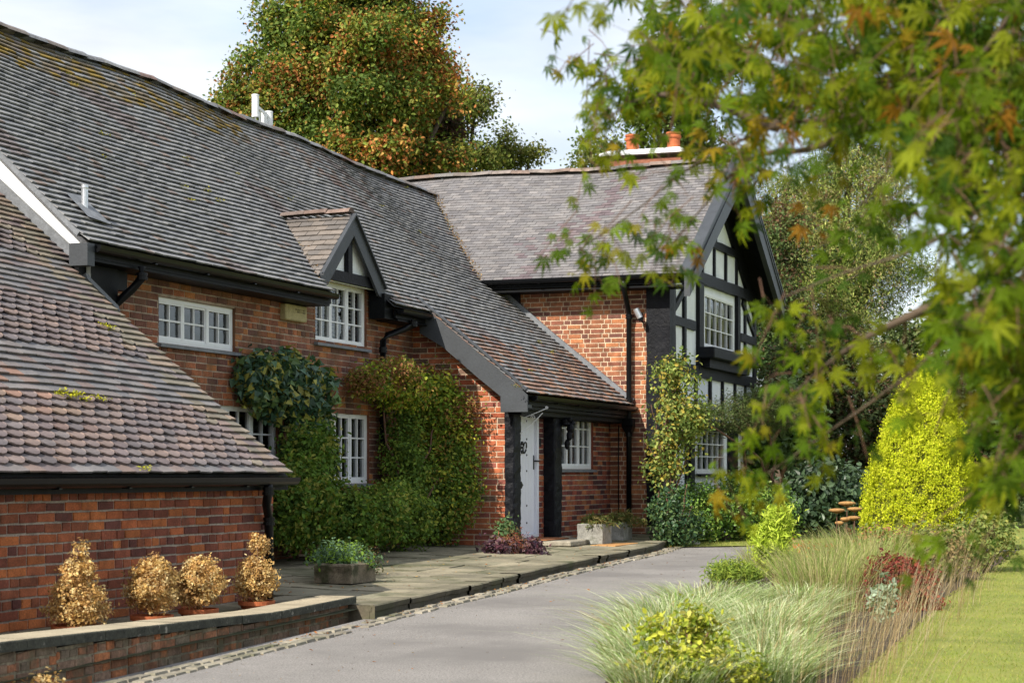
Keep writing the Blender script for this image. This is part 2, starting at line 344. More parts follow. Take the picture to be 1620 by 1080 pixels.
# --- ground, lawn, soil, drive
gl_ = MB()
def ground_mat(name, c1, c2, c3, rough=.95, s=.6):
    m = mat(name, c1, rough=rough, vary=.25, vs=s, fine=.35, fs=90, bump=.8, bs=120, stain=c2, stscale=s*1.7, stpos=(.40,.62)); return m
M['lawn'] = ground_mat('lawn_turf', (.17,.20,.035), (.23,.24,.05), None, s=1.1)
M['field'] = ground_mat('field_turf', (.08,.11,.03), (.10,.12,.035), None, s=.3)
M['asphalt'] = mat('asphalt', (.225,.212,.198), rough=.92, vary=.10, vs=1.1, fine=.42, fs=75, bump=.9, bs=90, stain=(.165,.155,.146), stscale=.7, stpos=(.47,.66))
g = MB(); nx = 24
xs = [-300,-60,-20,0,6,10,14,16,18,20,22,24,26,28,30,40,60,120,400]; ys = [-300,-60,-20,-6,0,4,8,12,20,60,300]
for a, b in zip(xs, xs[1:]):
    for c, d in zip(ys, ys[1:]):
        g.poly([(a,c,gz(a)-.03),(b,c,gz(b)-.03),(b,d,gz(b)-.03),(a,d,gz(a)-.03)])
struct(g.build('ground', M['field']))
DR = [(-6,1.0),(6,2.3),(8,2.75),(10.6,3.35),(13,3.95),(15,4.35),(18,4.85),(20.9,5.15),(23.2,5.1),(24.6,4.7),(25.4,3.6),(25.8,2.5),(26.0,-4)]
LE = [(x, kerb_y(x) - .02) for x in (-6,6,8,10.6,13,15,18,20.9,23.2,24.8,26.2)] + [(27.0,6.2),(27.3,-4)]
LE[0] = (-6, 4.4)
drive = sheet('drive', list(zip(LE, DR)), M['asphalt'], dz=0.002, sub=10); struct(drive)
LAWN_E = [(-6,.4),(5,1.3),(11,1.95),(18,2.3),(24,2.35),(30,2.5),(45,3.0)]
def lawn_y(x):
    for (a, b), (c, d) in zip(LAWN_E, LAWN_E[1:]):
        if x <= c: return b + (d-b)*(x-a)/(c-a)
    return 3.0
lawn = sheet('lawn', [((x, lawn_y(x)), (x, -40)) for x in (-6,2,5,8,11,14,18,21,24,27,30,45)], M['lawn'], dz=.012, sub=20); struct(lawn)
soil = sheet('border_soil', [(d, (d[0], lawn_y(d[0]))) for d in DR[1:10]] + [((24.9,4.6),(27,2.3))], M['soil'], dz=.006); struct(soil)
verge = sheet('verge', [((25.9,7.78),(26.15,7.5)),((26.6,7.8),(26.98,6.2)),((28.2,7.8),(27.1,3.0)),((34,7.8),(27.22,0.)),((60,9),(27.25,-4))], M['lawn'], dz=.02, sub=6); struct(verge)
# patio of flagstones, set by set
def patio_z(x, y): return gz(x) + .10 + max(0, min(.08, .028*(y - kerb_y(x))))
mb = MB(); mbj = MB()
rr = random.Random(3)
x = 5.0
flagcols = [(.22,.195,.135),(.20,.18,.125),(.235,.21,.145),(.19,.175,.12)]
while x < 28.0:
    wx = rr.uniform(.45,.85); y = kerb_y(x + wx/2) + .02; ytop = 7.83 if x < 14.6 else 10.2
    if x > 23.1: ytop = 8.9
    if x + wx > 28.05: wx = 28.05 - x
    if x < 14.4: y += .42
    while y < ytop:
        dy = rr.uniform(.4,.9); y1 = min(y+dy, ytop)
        g0 = rr.uniform(.006,.014); c = rr.choice(flagcols); k_ = rr.uniform(.88,1.12); c = tuple(v*k_ for v in c); t_ = rr.uniform(-.004,.004)
        P4 = [(x+g0,y+g0),(x+wx-g0,y+g0),(x+wx-g0,y1-g0),(x+g0,y1-g0)]
        Z = [patio_z(a,b)+t_+rr.uniform(-.006,.006) for a,b in P4]
        vs = [(a,b,z) for (a,b),z in zip(P4,Z)] + [(a,b,z-.05) for (a,b),z in zip(P4,Z)]
        mb.raw(vs, [(0,1,2,3),(4,5,1,0),(5,6,2,1),(6,7,3,2),(7,4,0,3)], c); y = y1
    mb.raw([(x,kerb_y(x)+.02,patio_z(x,7)-.018),(x+wx,kerb_y(x+wx)+.02,patio_z(x+wx,7)-.018),(x+wx,ytop,patio_z(x+wx,ytop)-.018),(x,ytop,patio_z(x,ytop)-.018)], [(0,1,2,3)], (.06,.065,.03))
    x += wx
struct(mb.build('patio', M['flag']))
# kerb stones along the patio and two rows of setts along the drive
mb = MB(); x = 14.40; mb.poly([(14.41,6.60,-.02),(14.41,7.0,-.02),(14.41,7.0,.13),(14.41,6.60,.13)], (.12,.10,.07))
while x < 26.8:
    L_ = rr.uniform(.35,1.0); x1 = min(x+L_, 26.9); n_ = 4; e = rr.uniform(-.02,.02); k_ = rr.uniform(.8,1.15); c = tuple(v*k_ for v in (.19,.17,.115)); undercut_shade = tuple(v*k_ for v in (.085,.075,.052))
    js = [rr.uniform(-.018,.012) for _ in range(n_+1)]; dz = rr.uniform(-.008,.006)
    for i in range(n_):
        a, b = x+.006+(x1-x-.012)*i/n_, x+.006+(x1-x-.012)*(i+1)/n_
        ya, yb = kerb_y(a)-.105+e+js[i], kerb_y(b)-.105+e+js[i+1]; ha, hb = patio_z(a,7)+.012+dz, patio_z(b,7)+.012+dz
        mb.poly([(a,ya+.012,ha),(b,yb+.012,hb),(b,kerb_y(b)+.16,hb),(a,kerb_y(a)+.16,ha)], c)
        mb.poly([(a,ya,ha-.012),(b,yb,hb-.012),(b,yb+.012,hb),(a,ya+.012,ha)], c)
        mb.poly([(a,ya+.006,ha-.052+js[i]*.4),(b,yb+.006,hb-.052+js[i+1]*.4),(b,yb,hb-.012),(a,ya,ha-.012)], tuple(v*.38 for v in c))  # slab edge darkened in colour to deepen the undercut shadow
        mb.poly([(a,ya+.022,ha-.05),(b,yb+.022,hb-.05),(b,yb+.006,hb-.052),(a,ya+.006,ha-.052)], undercut_shade)
        mb.poly([(a,ya+.018,gz(a)-.03),(b,yb+.018,gz(b)-.03),(b,yb+.022,hb-.05),(a,ya+.022,ha-.05)], undercut_shade)  # riser painted dark, as the shade below the slab overhang
    x = x1
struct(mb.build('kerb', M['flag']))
mb = MB()
for row in (0, 1):
    x = 6.0
    while x < 26.4:
        L_ = rr.uniform(.13,.24); x1 = x + L_
        sl_ = (kerb_y(x1)-kerb_y(x))/L_
        ya = kerb_y(x) - .125 - row*.115 + rr.uniform(-.006,.006) - (0.02 if x < 14.4 else 0); d = .105*rr.uniform(.85,1.05); yb = ya + sl_*L_
        z0, z1 = gz(x)+.008, gz(x1)+.008; b = rr.uniform(.003,.016); k_ = rr.uniform(.75,1.2); c = tuple(v*k_ for v in (.25,.225,.175))
        if rr.random() < .04: x = x1; continue
        e = .012
        vs = [(x+.006,ya-d,z0-.02),(x1-.006,yb-d,z1-.02),(x1-.006,yb,z1-.02),(x+.006,ya,z0-.02),
              (x+.006+e,ya-d+e,z0+b),(x1-.006-e,yb-d+e,z1+b),(x1-.006-e,yb-e,z1+b),(x+.006+e,ya-e,z0+b)]
        mb.raw(vs, [(4,5,6,7),(0,1,5,4),(1,2,6,5),(2,3,7,6),(3,0,4,7)], c); x = x1
struct(mb.build('sett_edging', M['flag']))

# ------------------------------------------------------------------ brick walls
def brickwork(mb, o, u, n, W, z0, z1, holes=(), bond='garden', cols=None, mortar=(.3,.27,.22), keep=None, outline=None, seed=1, proud=.006, jit=.003, course=.075, reveal=.10):
    r = random.Random(seed); o, u, n = Vector(o), Vector(u), Vector(n)
    def P(a, z, d=0.0): p = o + u*a + n*d; return (p.x, p.y, z)
    flip = (u.cross(Vector((0,0,1)))).dot(n) < 0
    def quad(pts, c): mb.poly(pts[::-1] if flip else pts, c)
    if outline: quad([P(a, z) for a, z in outline], mortar)
    else:
        us = sorted({0, W, *[h[0] for h in holes], *[h[1] for h in holes]}); zs = sorted({z0, z1, *[h[2] for h in holes], *[min(h[3], z1) for h in holes]})
        for a, b in zip(us, us[1:]):
            for c, d in zip(zs, zs[1:]):
                if any(h[0]-1e-6 <= a and b <= h[1]+1e-6 and h[2]-1e-6 <= c and d <= h[3]+1e-6 for h in holes): continue
                quad([P(a,c), P(b,c), P(b,d), P(a,d)], mortar)
    for h in holes:
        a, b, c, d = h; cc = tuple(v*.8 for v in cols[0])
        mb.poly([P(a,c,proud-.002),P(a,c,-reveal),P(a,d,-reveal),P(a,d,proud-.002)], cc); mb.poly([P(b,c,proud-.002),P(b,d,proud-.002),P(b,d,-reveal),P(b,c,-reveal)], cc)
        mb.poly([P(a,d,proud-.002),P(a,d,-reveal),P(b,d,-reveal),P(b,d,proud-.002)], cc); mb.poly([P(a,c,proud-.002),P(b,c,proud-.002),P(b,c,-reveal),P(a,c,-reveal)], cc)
    j = 0; z = z0; S, Hd, J = .225, .1125, .0135
    while z < z1 - .02:
        za, zb = z + J/2, min(z + course - J/2, z1); zm = (za+zb)/2
        a = -r.uniform(0,.02) - (.056 if j % 2 else 0.0); i = j % 2
        hdr = bond == 'garden' and j % 5 == 3
        if bond == 'stretcher' or (bond == 'garden' and not hdr): a = -(.1125 if j % 2 else 0)
        while a < W:
            if bond == 'flemish': L = S if i % 2 == 0 else Hd
            elif hdr: L = Hd
            else: L = S
            L *= r.uniform(.965,1.035)
            if r.random() < .04 and bond != 'flemish': L = Hd
            segs = [(max(a+J/2,0), min(a+L-J/2, W))]
            for h in holes:
                if h[2] < zm < h[3]:
                    ns = []
                    for s0, s1 in segs:
                        if s1 <= h[0] or s0 >= h[1]: ns.append((s0,s1)); continue
                        if s0 < h[0]: ns.append((s0,h[0]))
                        if s1 > h[1]: ns.append((h[1],s1))
                    segs = ns
            c = cols[min(int(r.random()**1.0*len(cols)), len(cols)-1)]; q = r.uniform(.78,1.2); c = tuple(v*q for v in c)
            for s0, s1 in segs:
                if s1 - s0 < .02: continue
                if keep and not keep((s0+s1)/2, zb): continue
                d = proud + r.uniform(-.002,.003); e = .003
                J4 = [r.uniform(-jit,jit) for _ in range(4)]
                B0 = [P(s0,za+J4[0]),P(s1,za+J4[1]),P(s1,zb+J4[2]),P(s0,zb+J4[3])]
                T0 = [P(s0+e,za+e+J4[0],d),P(s1-e,za+e+J4[1],d),P(s1-e,zb-e+J4[2],d),P(s0+e,zb-e+J4[3],d)]
                fs = [(4,5,6,7),(0,1,5,4),(1,2,6,5),(2,3,7,6),(3,0,4,7)]
                if flip: fs = [f[::-1] for f in fs]
                mb.raw(B0+T0, fs, c)
            a += L; i += 1
        z += course; j += 1
C_GAR = [(.28,.085,.036),(.22,.065,.034),(.18,.055,.032),(.25,.08,.038),(.13,.045,.034),(.37,.115,.036),(.20,.06,.034),(.33,.095,.035)]
C_MAIN = [(.20,.075,.042),(.25,.09,.045),(.34,.13,.045),(.13,.058,.045),(.23,.095,.055),(.17,.07,.048),(.29,.10,.045)]
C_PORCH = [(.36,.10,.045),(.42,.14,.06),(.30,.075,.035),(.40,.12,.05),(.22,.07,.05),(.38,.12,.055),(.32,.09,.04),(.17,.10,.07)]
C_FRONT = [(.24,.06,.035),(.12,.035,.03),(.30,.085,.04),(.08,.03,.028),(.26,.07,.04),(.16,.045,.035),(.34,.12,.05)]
C_WING = [(.27,.10,.052),(.34,.13,.06),(.20,.075,.046),(.38,.15,.065),(.15,.062,.045),(.28,.11,.056),(.24,.09,.05)]

cottage = thing('cottage', 'long brick cottage with tiled roofs, white windows, porch and black and white timbered gable wing', 'house', (15, 10.15, 0))
barn = thing('outbuilding', 'low brick outbuilding with a sweeping roof banded in scalloped and plain tiles', 'outbuilding', (10, 7.85, 0))

# roof heights
def zr(x): return 6.25 + .03*math.sin(x*1.3) - .18*min(1, max(0, (x-22)/9))
def main_z(x, y):
    if y < 9.8: return 3.4 - .80*(9.8-y)
    return 3.4 + (zr(x)-3.4)/3.0*(y-9.8) - .05*math.sin(math.pi*min(1,(y-9.8)/3.0))
WSL = .655
def wing_z(x): return 4.34 + WSL*(min(x, 62.1-x)-27.7) - .03*math.sin(math.pi*min(1,max(0,(min(x,62.1-x)-27.7)/3.3)))
WY = 10.15
# --- walls of the cottage
W1 = (16.80,18.42,2.60,3.08); W2 = (20.42,21.90,2.85,3.62); W3 = (17.75,19.45,1.12,2.01); W4 = (20.55,21.98,1.12,2.01)
mb = MB(); h_ = lambda w: (w[0]-15.22, w[1]-15.22, w[2], w[3])
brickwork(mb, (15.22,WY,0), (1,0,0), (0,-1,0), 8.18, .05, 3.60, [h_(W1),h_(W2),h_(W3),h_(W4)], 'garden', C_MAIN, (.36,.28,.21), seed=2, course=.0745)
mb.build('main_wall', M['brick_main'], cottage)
mb = MB()
lim = lambda a, z: z < main_z(24, WY-a) - .10
brickwork(mb, (23.4,WY,0), (0,-1,0), (-1,0,0), 1.36, .05, 3.6, [], 'stretcher', C_PORCH, (.50,.38,.27), keep=lim, outline=[(0,.05),(1.36,.05),(1.36,2.42),(.35,3.28),(0,3.55)], seed=5, course=.0745)
DOOR = (23.86,24.72,.36,2.20); W5 = (25.50,27.22,1.31,2.24)
f_ = lambda w: (w[0]-23.4, w[1]-23.4, w[2], w[3])
mb.build('porch_side_wall', M['brick'], cottage); mb = MB()
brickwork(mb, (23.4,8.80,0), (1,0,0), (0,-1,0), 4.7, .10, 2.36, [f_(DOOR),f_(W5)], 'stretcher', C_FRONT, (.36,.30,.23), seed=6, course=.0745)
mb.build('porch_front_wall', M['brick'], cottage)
mb = MB()
brickwork(mb, (28.1,11.2,0), (0,-1,0), (-1,0,0), 3.02, .10, 4.34, [], 'flemish', C_WING, (.55,.43,.30), seed=8, course=.0745)
mb.build('wing_wall', M['brick'], cottage)
# hidden shells so that the house is closed from other sides
mb = MB()
mb.box((28.12,8.35,.05),(34.0,14.2,4.3)); mb.box((15.25,10.3,0),(28.1,15.4,3.38)); mb.box((23.45,8.95,0),(28.05,10.2,2.3))
mb.build('inner_wall', M['interior'], cottage)
mb = MB()  # white left gable of the main house
mb.poly([(15.2,9.92,2.9),(15.2,9.92,3.50),(15.2,12.8,6.22),(15.2,15.8,3.4),(15.2,15.8,0),(15.2,10.2,0),(15.2,10.2,2.9)][::-1])
mb.build('white_gable_wall', M['render_bright'], cottage)
# right and rear wall of the gable wing
mb = MB(); mb.poly([(34.02,7.86,0),(34.02,14.2,0),(34.02,14.2,4.2),(34.02,7.86,4.2)]); mb.build('rear_wall', M['render'], cottage)
# ------------------------------------------------------------------ tiled roofs
def tile_row(mb, Pf, u0, u1, s, gauge, w, colf, r, off=0.0, scallop=None, thick=.016, lift=.020, keep=None, jit=.004):
    """Pf(u, s, h) -> world point, h metres above the deck"""
    u = u0 - off
    while u < u1:
        a, b = max(u, u0), min(u+w, u1)
        if b - a > .03:
            uc = (a+b)/2
            if keep is None or keep(uc, s+gauge*.5):
                g = .0025; a += g; b -= g; e = r.uniform(-jit, jit); l0 = lift + r.uniform(-.003,.006); l1 = lift + r.uniform(-.003,.006)
                sb = s + e + r.uniform(-jit,jit)*.5; st = s + gauge*1.35; ud = r.uniform(-.003,.003)
                c = colf(uc, s)
                sc_ = scallop(uc) if callable(scallop) else scallop
                if sc_:
                    wd = (b-a); bot = [(a, sb+.055), (a+.06*wd, sb+.028), (a+.25*wd, sb+.006), (a+.5*wd, sb-.004), (a+.75*wd, sb+.006), (a+.94*wd, sb+.028), (b, sb+.055)]
                else: bot = [(a, sb), ((a+b)/2, sb+r.uniform(-.001,.001)), (b, sb+ud)]
                n = len(bot); T = []
                for q, (uu, ss) in enumerate(bot):
                    f = q/(n-1); T.append(Pf(uu, ss, (l0*(1-f)+l1*f) + thick))
                T += [Pf(b, st, .012), Pf(a, st, .012)]
                Bv = [Pf(uu, ss, (l0*(1-q/(n-1))+l1*q/(n-1))) for q, (uu, ss) in enumerate(bot)]
                base = len(T); vs = T + Bv
                fs = [tuple(range(base))] + [(base+q, base+q+1, q+1, q) for q in range(n-1)] + [(base, 0, base-1), (base+n-1, base-2, n-1)]
                mb.raw(vs, fs, c)
        u += w * r.uniform(.985, 1.01)
def pal(r, cols, q=.15):
    c = r.choice(cols); k = r.uniform(1-q, 1+q); return tuple(v*k for v in c)
def nn2(x, y, s=1.0):                      # cheap smooth noise
    return (math.sin(x*1.7*s+1.3*math.sin(y*1.1*s))+math.sin(y*2.3*s+1.7*math.sin(x*.9*s+2)) + math.sin((x+y)*3.7*s))/3
GREY = [(.212,.214,.222),(.19,.194,.204),(.228,.23,.234),(.20,.20,.204),(.178,.182,.192),(.218,.216,.216)]
BROWN = [(.26,.155,.115),(.22,.14,.11),(.19,.13,.115),(.30,.17,.11),(.16,.13,.12),(.24,.17,.13)]
LIGHT = [(.155,.148,.150),(.17,.162,.162),(.14,.134,.138),(.185,.173,.17),(.15,.14,.14),(.128,.122,.126)]
PURP = [(.175,.135,.128),(.155,.122,.12),(.19,.145,.132),(.14,.12,.122),(.205,.15,.13),(.165,.14,.137)]
r = random.Random(21)
# main roof: rows measured from the low porch eave upwards
def main_s(s):                             # slope distance -> y
    y0 = 8.42; L1 = 1.38*math.hypot(1, .80)
    if s < L1: return y0 + s/math.hypot(1,.8)
    return 9.8 + (s-L1)/math.hypot(1, .985)
def Pmain(u, s, h):
    y = main_s(s); z = main_z(u, y); return (u, y - h*.68, z + h*.73)
DX, DR_ = 21.10, .97                       # dormer ridge x and half width
def dorm_z(x): return 4.46 - abs(x-DX)*.90
def in_dormer(x, y): return abs(x-DX) < DR_-.04 and main_z(x, y) < dorm_z(x) - .03
def mcol(u, s):
    t = nn2(u*.5, s*.6); b = (1.55 - s)*.75 + (u-24.5)*.06*(1 if s < 2.6 else 0) + t*.45
    edge = s > 5.15 and u < 23
    if u > 22.6 and r.random() < max(0, min(.75, b)): c = pal(r, BROWN)
    elif r.random() < .05 + max(0, t-.5)*.8: c = pal(r, [(.19,.15,.13),(.17,.14,.13)])
    else: c = pal(r, GREY, .05)
    if nn2(u*1.1+3, s*.8) > .62: c = (c[0]*.80+.012, c[1]*.72+.004, c[2]*.72)
    if edge and r.random() < .22: c = (.22,.15,.03)
    elif edge and r.random() < .5: c = (.17,.14,.10)
    return c
mb = MB(); g_ = .0985; s = 0.0; j = 0; SMAX = 1.38*math.hypot(1,.8) + 3.0*math.hypot(1,.985)
while s < SMAX - .05:
    y = main_s(s); yy = main_s(s+g_*.5)
    if y < 9.78: u0 = 23.16
    else: u0 = 14.96
    zz = main_z(29, yy)
    if yy < 10.98: u1 = 28.1
    else: u1 = 27.7 + (zz-4.34)/WSL + .06
    tile_row(mb, Pmain, u0, u1, s, g_, .165, mcol, r, off=(.0825 if j % 2 else 0), keep=lambda a, b: not in_dormer(a, main_s(b)), thick=.018, lift=.028)
    s += g_; j += 1
for x0, x1, ya in ((14.98, 28.1, 9.8), (23.2, 28.1, 8.45)):     # deck under the tiles
    n = 30
    for i in range(n):
        a, b = x0+(x1-x0)*i/n, x0+(x1-x0)*(i+1)/n
        ys_ = [9.8,10.5,11.3,12.1,12.8] if ya == 9.8 else [8.45, 9.8]
        for c, d in zip(ys_, ys_[1:]):
            if ya == 9.8 and abs((a+b)/2-DX) < 1.0 and c < 10.5: continue
            mb.poly([(a,c,main_z(a,c)-.005),(b,c,main_z(b,c)-.005),(b,d,main_z(b,d)-.005),(a,d,main_z(a,d)-.005)], (.02,.02,.02))
for i in range(8): a, b = 28.1+i*.36, 28.1+(i+1)*.36; mb.poly([(a,10.9+(a-28.1)*.8,main_z(a,10.9+(a-28.1)*.8)-.01),(b,10.9+(b-28.1)*.8,main_z(b,10.9+(b-28.1)*.8)-.01),(b,12.8,main_z(b,12.8)-.01),(a,12.8,main_z(a,12.8)-.01)], (.02,.02,.02))
mb.poly([(14.98,12.8,zr(15)),(31.0,12.8,zr(30)),(31.0,16.2,3.1),(14.98,16.2,3.1)], (.15,.15,.15))
main_roof = mb.build('main_roof', M['tile'], cottage)
# ridge tiles
def ridge(parent, pts, step=.42, rr_=.13, cols=None, seed=4, ang=.62):
    r_ = random.Random(seed); mb = MB(); pts = [Vector(p) for p in pts]
    segs = []
    for p, q in zip(pts, pts[1:]):
        n = max(1, round((q-p).length/step))
        for i in range(n): segs.append((p.lerp(q, i/n), p.lerp(q, (i+1)/n)))
    for p, q in segs:
        d = (q-p).normalized(); s_ = d.cross(Vector((0,0,1))).normalized(); up = s_.cross(d)
        q = q + d*.02; dz = Vector((0,0,r_.uniform(-.006,.006))); tilt = r_.uniform(-.012,.012)
        c = pal(r_, cols or GREY+BROWN[2:3]+[(.19,.165,.15)]*3, .2); n = 6; T = []; B = []
        for i in range(n+1):
            a = (i/n-.5)*2*1.15
            o = s_*math.sin(a)*rr_ + up*(math.cos(a)*rr_ - rr_*.45)
            T.append((p+o+dz+up*tilt, q+o*.96+dz-up*tilt))
        for i in range(n): mb.poly([T[i][0],T[i][1],T[i+1][1],T[i+1][0]], c)
        mb.poly([t_[0] for t_ in T], tuple(v*.6 for v in c)); mb.poly([t_[1] for t_ in T][::-1], tuple(v*.6 for v in c))
    return mb.build('ridge_tiles', M['ridge'], parent)
ridge(main_roof, [(x, 12.82, zr(x)+.05) for x in [14.96,17,19,21,23,25,27,29,30.4]], seed=4)
# gable wing roof: u = y, s = slope distance from the eave at x = 27.62
cw = math.hypot(1, WSL)
def Pwing(u, s, h):
    x = 27.62 + s/cw; return (x - h*.6, u, wing_z(x) + h*.8 - .03*math.sin(u*1.4)*min(1, s/3))
def wcol(u, s):
    t = nn2(u*.8, s*.5); c = pal(r, LIGHT, .10)
    k_ = max(0, 1-abs(u-10.1+s*.25+.12*nn2(s*2, u))/.30)*.8 + max(0, t-.45)*.6
    if r.random() < k_: c = (c[0]*.82+.006, c[1]*.70+.002, c[2]*.72+.004)
    return c
mb = MB(); s = 0; j = 0; WS = (31.05-27.62)*cw
while s < WS - .04:
    z = wing_z(27.62+s/cw); ym = 9.8 + (z-3.4)/.93
    ue = min(ym+.15, 14.2) if z < 6.0 else 14.2
    if s < .25: ue = 11.05
    tile_row(mb, Pwing, 7.46, ue, s, .1, .165, wcol, r, off=(.0825 if j % 2 else 0), thick=.012, lift=.010, jit=.003)
    s += .1; j += 1
mb.poly([(27.62,7.5,wing_z(27.62)-.09),(31.05,7.5,wing_z(31.05)-.10),(31.05,14.2,wing_z(31.05)-.10),(27.62,14.2,wing_z(27.62)-.09)], (.02,.02,.02))
mb.poly([(31.05,7.5,wing_z(31.05)),(34.3,7.5,wing_z(34.3)),(34.3,14.2,wing_z(34.3)),(31.05,14.2,wing_z(31.05))], (.16,.15,.15))
mb.poly([(27.62,14.2,wing_z(27.62)),(31.05,14.2,wing_z(31.05)),(34.5,14.2,wing_z(34.5))], (.1,.1,.1))
wing_roof = mb.build('wing_roof', M['tile'], cottage)
ridge(wing_roof, [(31.05, y, wing_z(31.05)+.012-.03*math.sin(y*1.4)) for y in (7.5,8.6,9.7,10.8,11.9,13.0,14.2)], cols=[(.16,.135,.12),(.15,.13,.12),(.14,.13,.125),(.19,.14,.115),(.15,.14,.135)], seed=9)
# valley leaf litter and moss
def tufts(name, parent, pts, m, cols, n=14, sp=.04, sz=.02, seed=1):
    r_ = np.random.default_rng(seed); pts = np.array(pts); N_ = len(pts)*n
    P = np.repeat(pts, n, axis=0) + r_.normal(0, 1, (N_,3))*np.array([sp,sp,sp*.35])
    nr = r_.normal(0,1,(N_,3)); nr[:,2] += 1.6
    cc = np.array(cols)[r_.integers(0,len(cols),N_)] * r_.uniform(.6,1.3,(N_,1))
    return stuff(leaves(name, P, nr, r_.uniform(.6,1.4,N_)*sz, cc, 'quad', m, parent, rng=r_))
# outbuilding roof
tb = .84; cb = math.hypot(1, tb)
def Pbarn(u, s, h):
    y = 7.68 + s/cb; return (u, y - h*.66, 1.235 + (y-7.68)*tb + h*.75 - .02*math.sin(u*.9)*min(1,s))
bands = [(0,1,0),(1,10,1),(10,17,0),(17,25,1),(25,33,0),(33,41,1),(41,60,0)]
def bcol(u, s):
    row = int(s/.0945+.5); sc_ = any(a <= row < b and k for a, b, k in bands); t = nn2(u*.7, s*.7)
    c = pal(r, PURP if sc_ or r.random() < .3 else [(.165,.155,.155),(.15,.145,.15),(.18,.168,.165),(.17,.15,.145),(.145,.14,.145)], .10)
    if u > 14.4 and r.random() < .6: c = pal(r, [(.20,.17,.13),(.175,.155,.12),(.22,.17,.13)])
    if t > .55 and r.random() < .35: c = pal(r, BROWN, .1)
    return c
mb = MB(); s = 0
for row in range(58):
    s = row*.0945; y = 7.68 + s/cb
    k = any(a <= row < b and q for a, b, q in bands)
    tile_row(mb, Pbarn, 3.0, 14.97 if y < 10.0 else 15.17, s, .0945, .195, bcol, r, off=(.0975 if row % 2 else 0), scallop=(lambda u: u < 14.55) if k else None, thick=.016, lift=.022, jit=.004)
zb_ = lambda y: 1.235 + (y-7.68)*tb - .03
mb.poly([(3,7.7,zb_(7.7)),(14.95,7.7,zb_(7.7)),(14.95,10,zb_(10)),(3,10,zb_(10))], (.02,.02,.02)); mb.poly([(3,10,zb_(10)),(15.18,10,zb_(10)),(15.18,12.8,zb_(12.8)),(3,12.8,zb_(12.8))], (.02,.02,.02))
mb.poly([(3,12.8,zb_(12.8)),(14.95,12.8,zb_(12.8)),(14.95,16,1.3),(3,16,1.3)], (.12,.12,.12))
barn_roof = mb.build('roof', M['tile'], barn)
mb = MB()
brickwork(mb, (3.0,7.85,0), (1,0,0), (0,-1,0), 11.94, .06, 1.26, [], 'garden', C_GAR, (.30,.255,.205), seed=12, course=.0755, proud=.008, jit=.004)
brickwork(mb, (14.94,7.85,0), (0,1,0), (1,0,0), 2.3, .06, 1.26, [], 'garden', C_GAR, (.30,.255,.205), seed=13, course=.0755, keep=None)
mb.poly([(14.94,7.85,1.2),(14.94,10.15,1.2),(14.94,10.15,3.2)], (.3,.2,.15))
mb.poly([(3,7.85,0),(3,16,0),(3,16,1.3),(3,12.8,5.8),(3,7.85,1.4)], (.2,.1,.06))
mb.build('wall', M['brick'], barn)

# ------------------------------------------------------------------ gutters, fascias and boards
def gutter(parent, a, b, out, rr_=.055, fascia=.14, ends=True, top=None, name='gutter'):
    """half-round gutter from a to b; out = horizontal unit vector away from the wall"""
    a, b, out = Vector(a), Vector(b), Vector(out); mb = MB(); up = Vector((0,0,1)); n = 7
    pr = [(out*(math.sin(t_)*rr_) - up*(math.cos(t_)*rr_)) for t_ in [(-90+180*i/n)*math.pi/180 for i in range(n+1)]]
    pr = [out*-rr_ + up*.01] + pr + [out*(rr_+.004) + up*.012, out*(rr_-.006) + up*.012]
    c = a + out*rr_; d = b + out*rr_
    for p, q in zip(pr, pr[1:]):
        mb.poly([c+p, d+p, d+q, c+q]); mb.poly([c+q*.94, d+q*.94, d+p*.94, c+p*.94])
    if ends:
        mb.poly([c+p for p in pr]); mb.poly([d+p for p in pr][::-1])
    L = (b-a).length; k = max(1, int(L/.9)); t_ = (b-a).normalized()
    for i in range(1, k):                                   # joint brackets
        e = c.lerp(d, i/k); mb.beam(e-t_*.02+out*.0-up*(rr_+.003), e+t_*.02-up*(rr_+.003), out*(rr_*.55), up*.005)
    o = mb.build(name, M['gutter'], parent)
    m2 = MB(); v = up*(fascia/2)
    m2.beam(a - up*(fascia/2-.02) - out*.02, b - up*(fascia/2-.02) - out*.02, out*.015, v)
    m2.build('fascia', M['black'], o)
    return o
gutter(cottage, (15.05,9.82,3.375), (20.20,9.82,3.375), (0,-1,0), .055, .12)
gutter(cottage, (22.15,9.84,3.36), (23.12,9.84,3.36), (0,-1,0), .055, .12)
gutter(cottage, (23.42,8.46,2.27), (28.08,8.46,2.27), (0,-1,0), .06, .14)
gutter(cottage, (27.66,7.46,4.29), (27.66,10.98,4.29), (-1,0,0), .06, .15)
gutter(barn, (3,7.72,1.20), (15.0,7.72,1.20), (0,-1,0), .06, .12)
mb = MB()                                                    # soffits
mb.box((15.06,9.82,3.245),(20.15,10.16,3.27)); mb.box((15.22,10.02,3.05),(16.0,10.13,3.24)); mb.box((22.2,9.84,3.23),(23.2,10.16,3.25))
mb.box((23.45,8.48,2.10),(28.08,8.86,2.14)); mb.box((27.68,7.5,4.11),(28.12,10.9,4.14));
mb.box((15.08,9.97,2.92),(15.75,10.1,3.24))
mb.box((23.46,8.74,2.02),(28.08,8.79,2.10))
mb.build('soffit', M['black'], cottage)
mb = MB()                                                    # white gable verge: grey box end and dark verge edge
mb.box((14.93,9.78,3.19),(15.05,9.98,3.40)); mb.build('eave_box', M['greyboard'], cottage)
mb = MB()
for i in range(14):
    y0, y1 = 9.9+i*.21, 9.9+(i+1)*.21
    mb.beam((15.0,y0,main_z(15,y0)-.0),(15.0,y1,main_z(15,y1)-.0),(.045,0,0),(0,-.014,.018))
mb.build('verge_mortar', M['lead'], cottage)
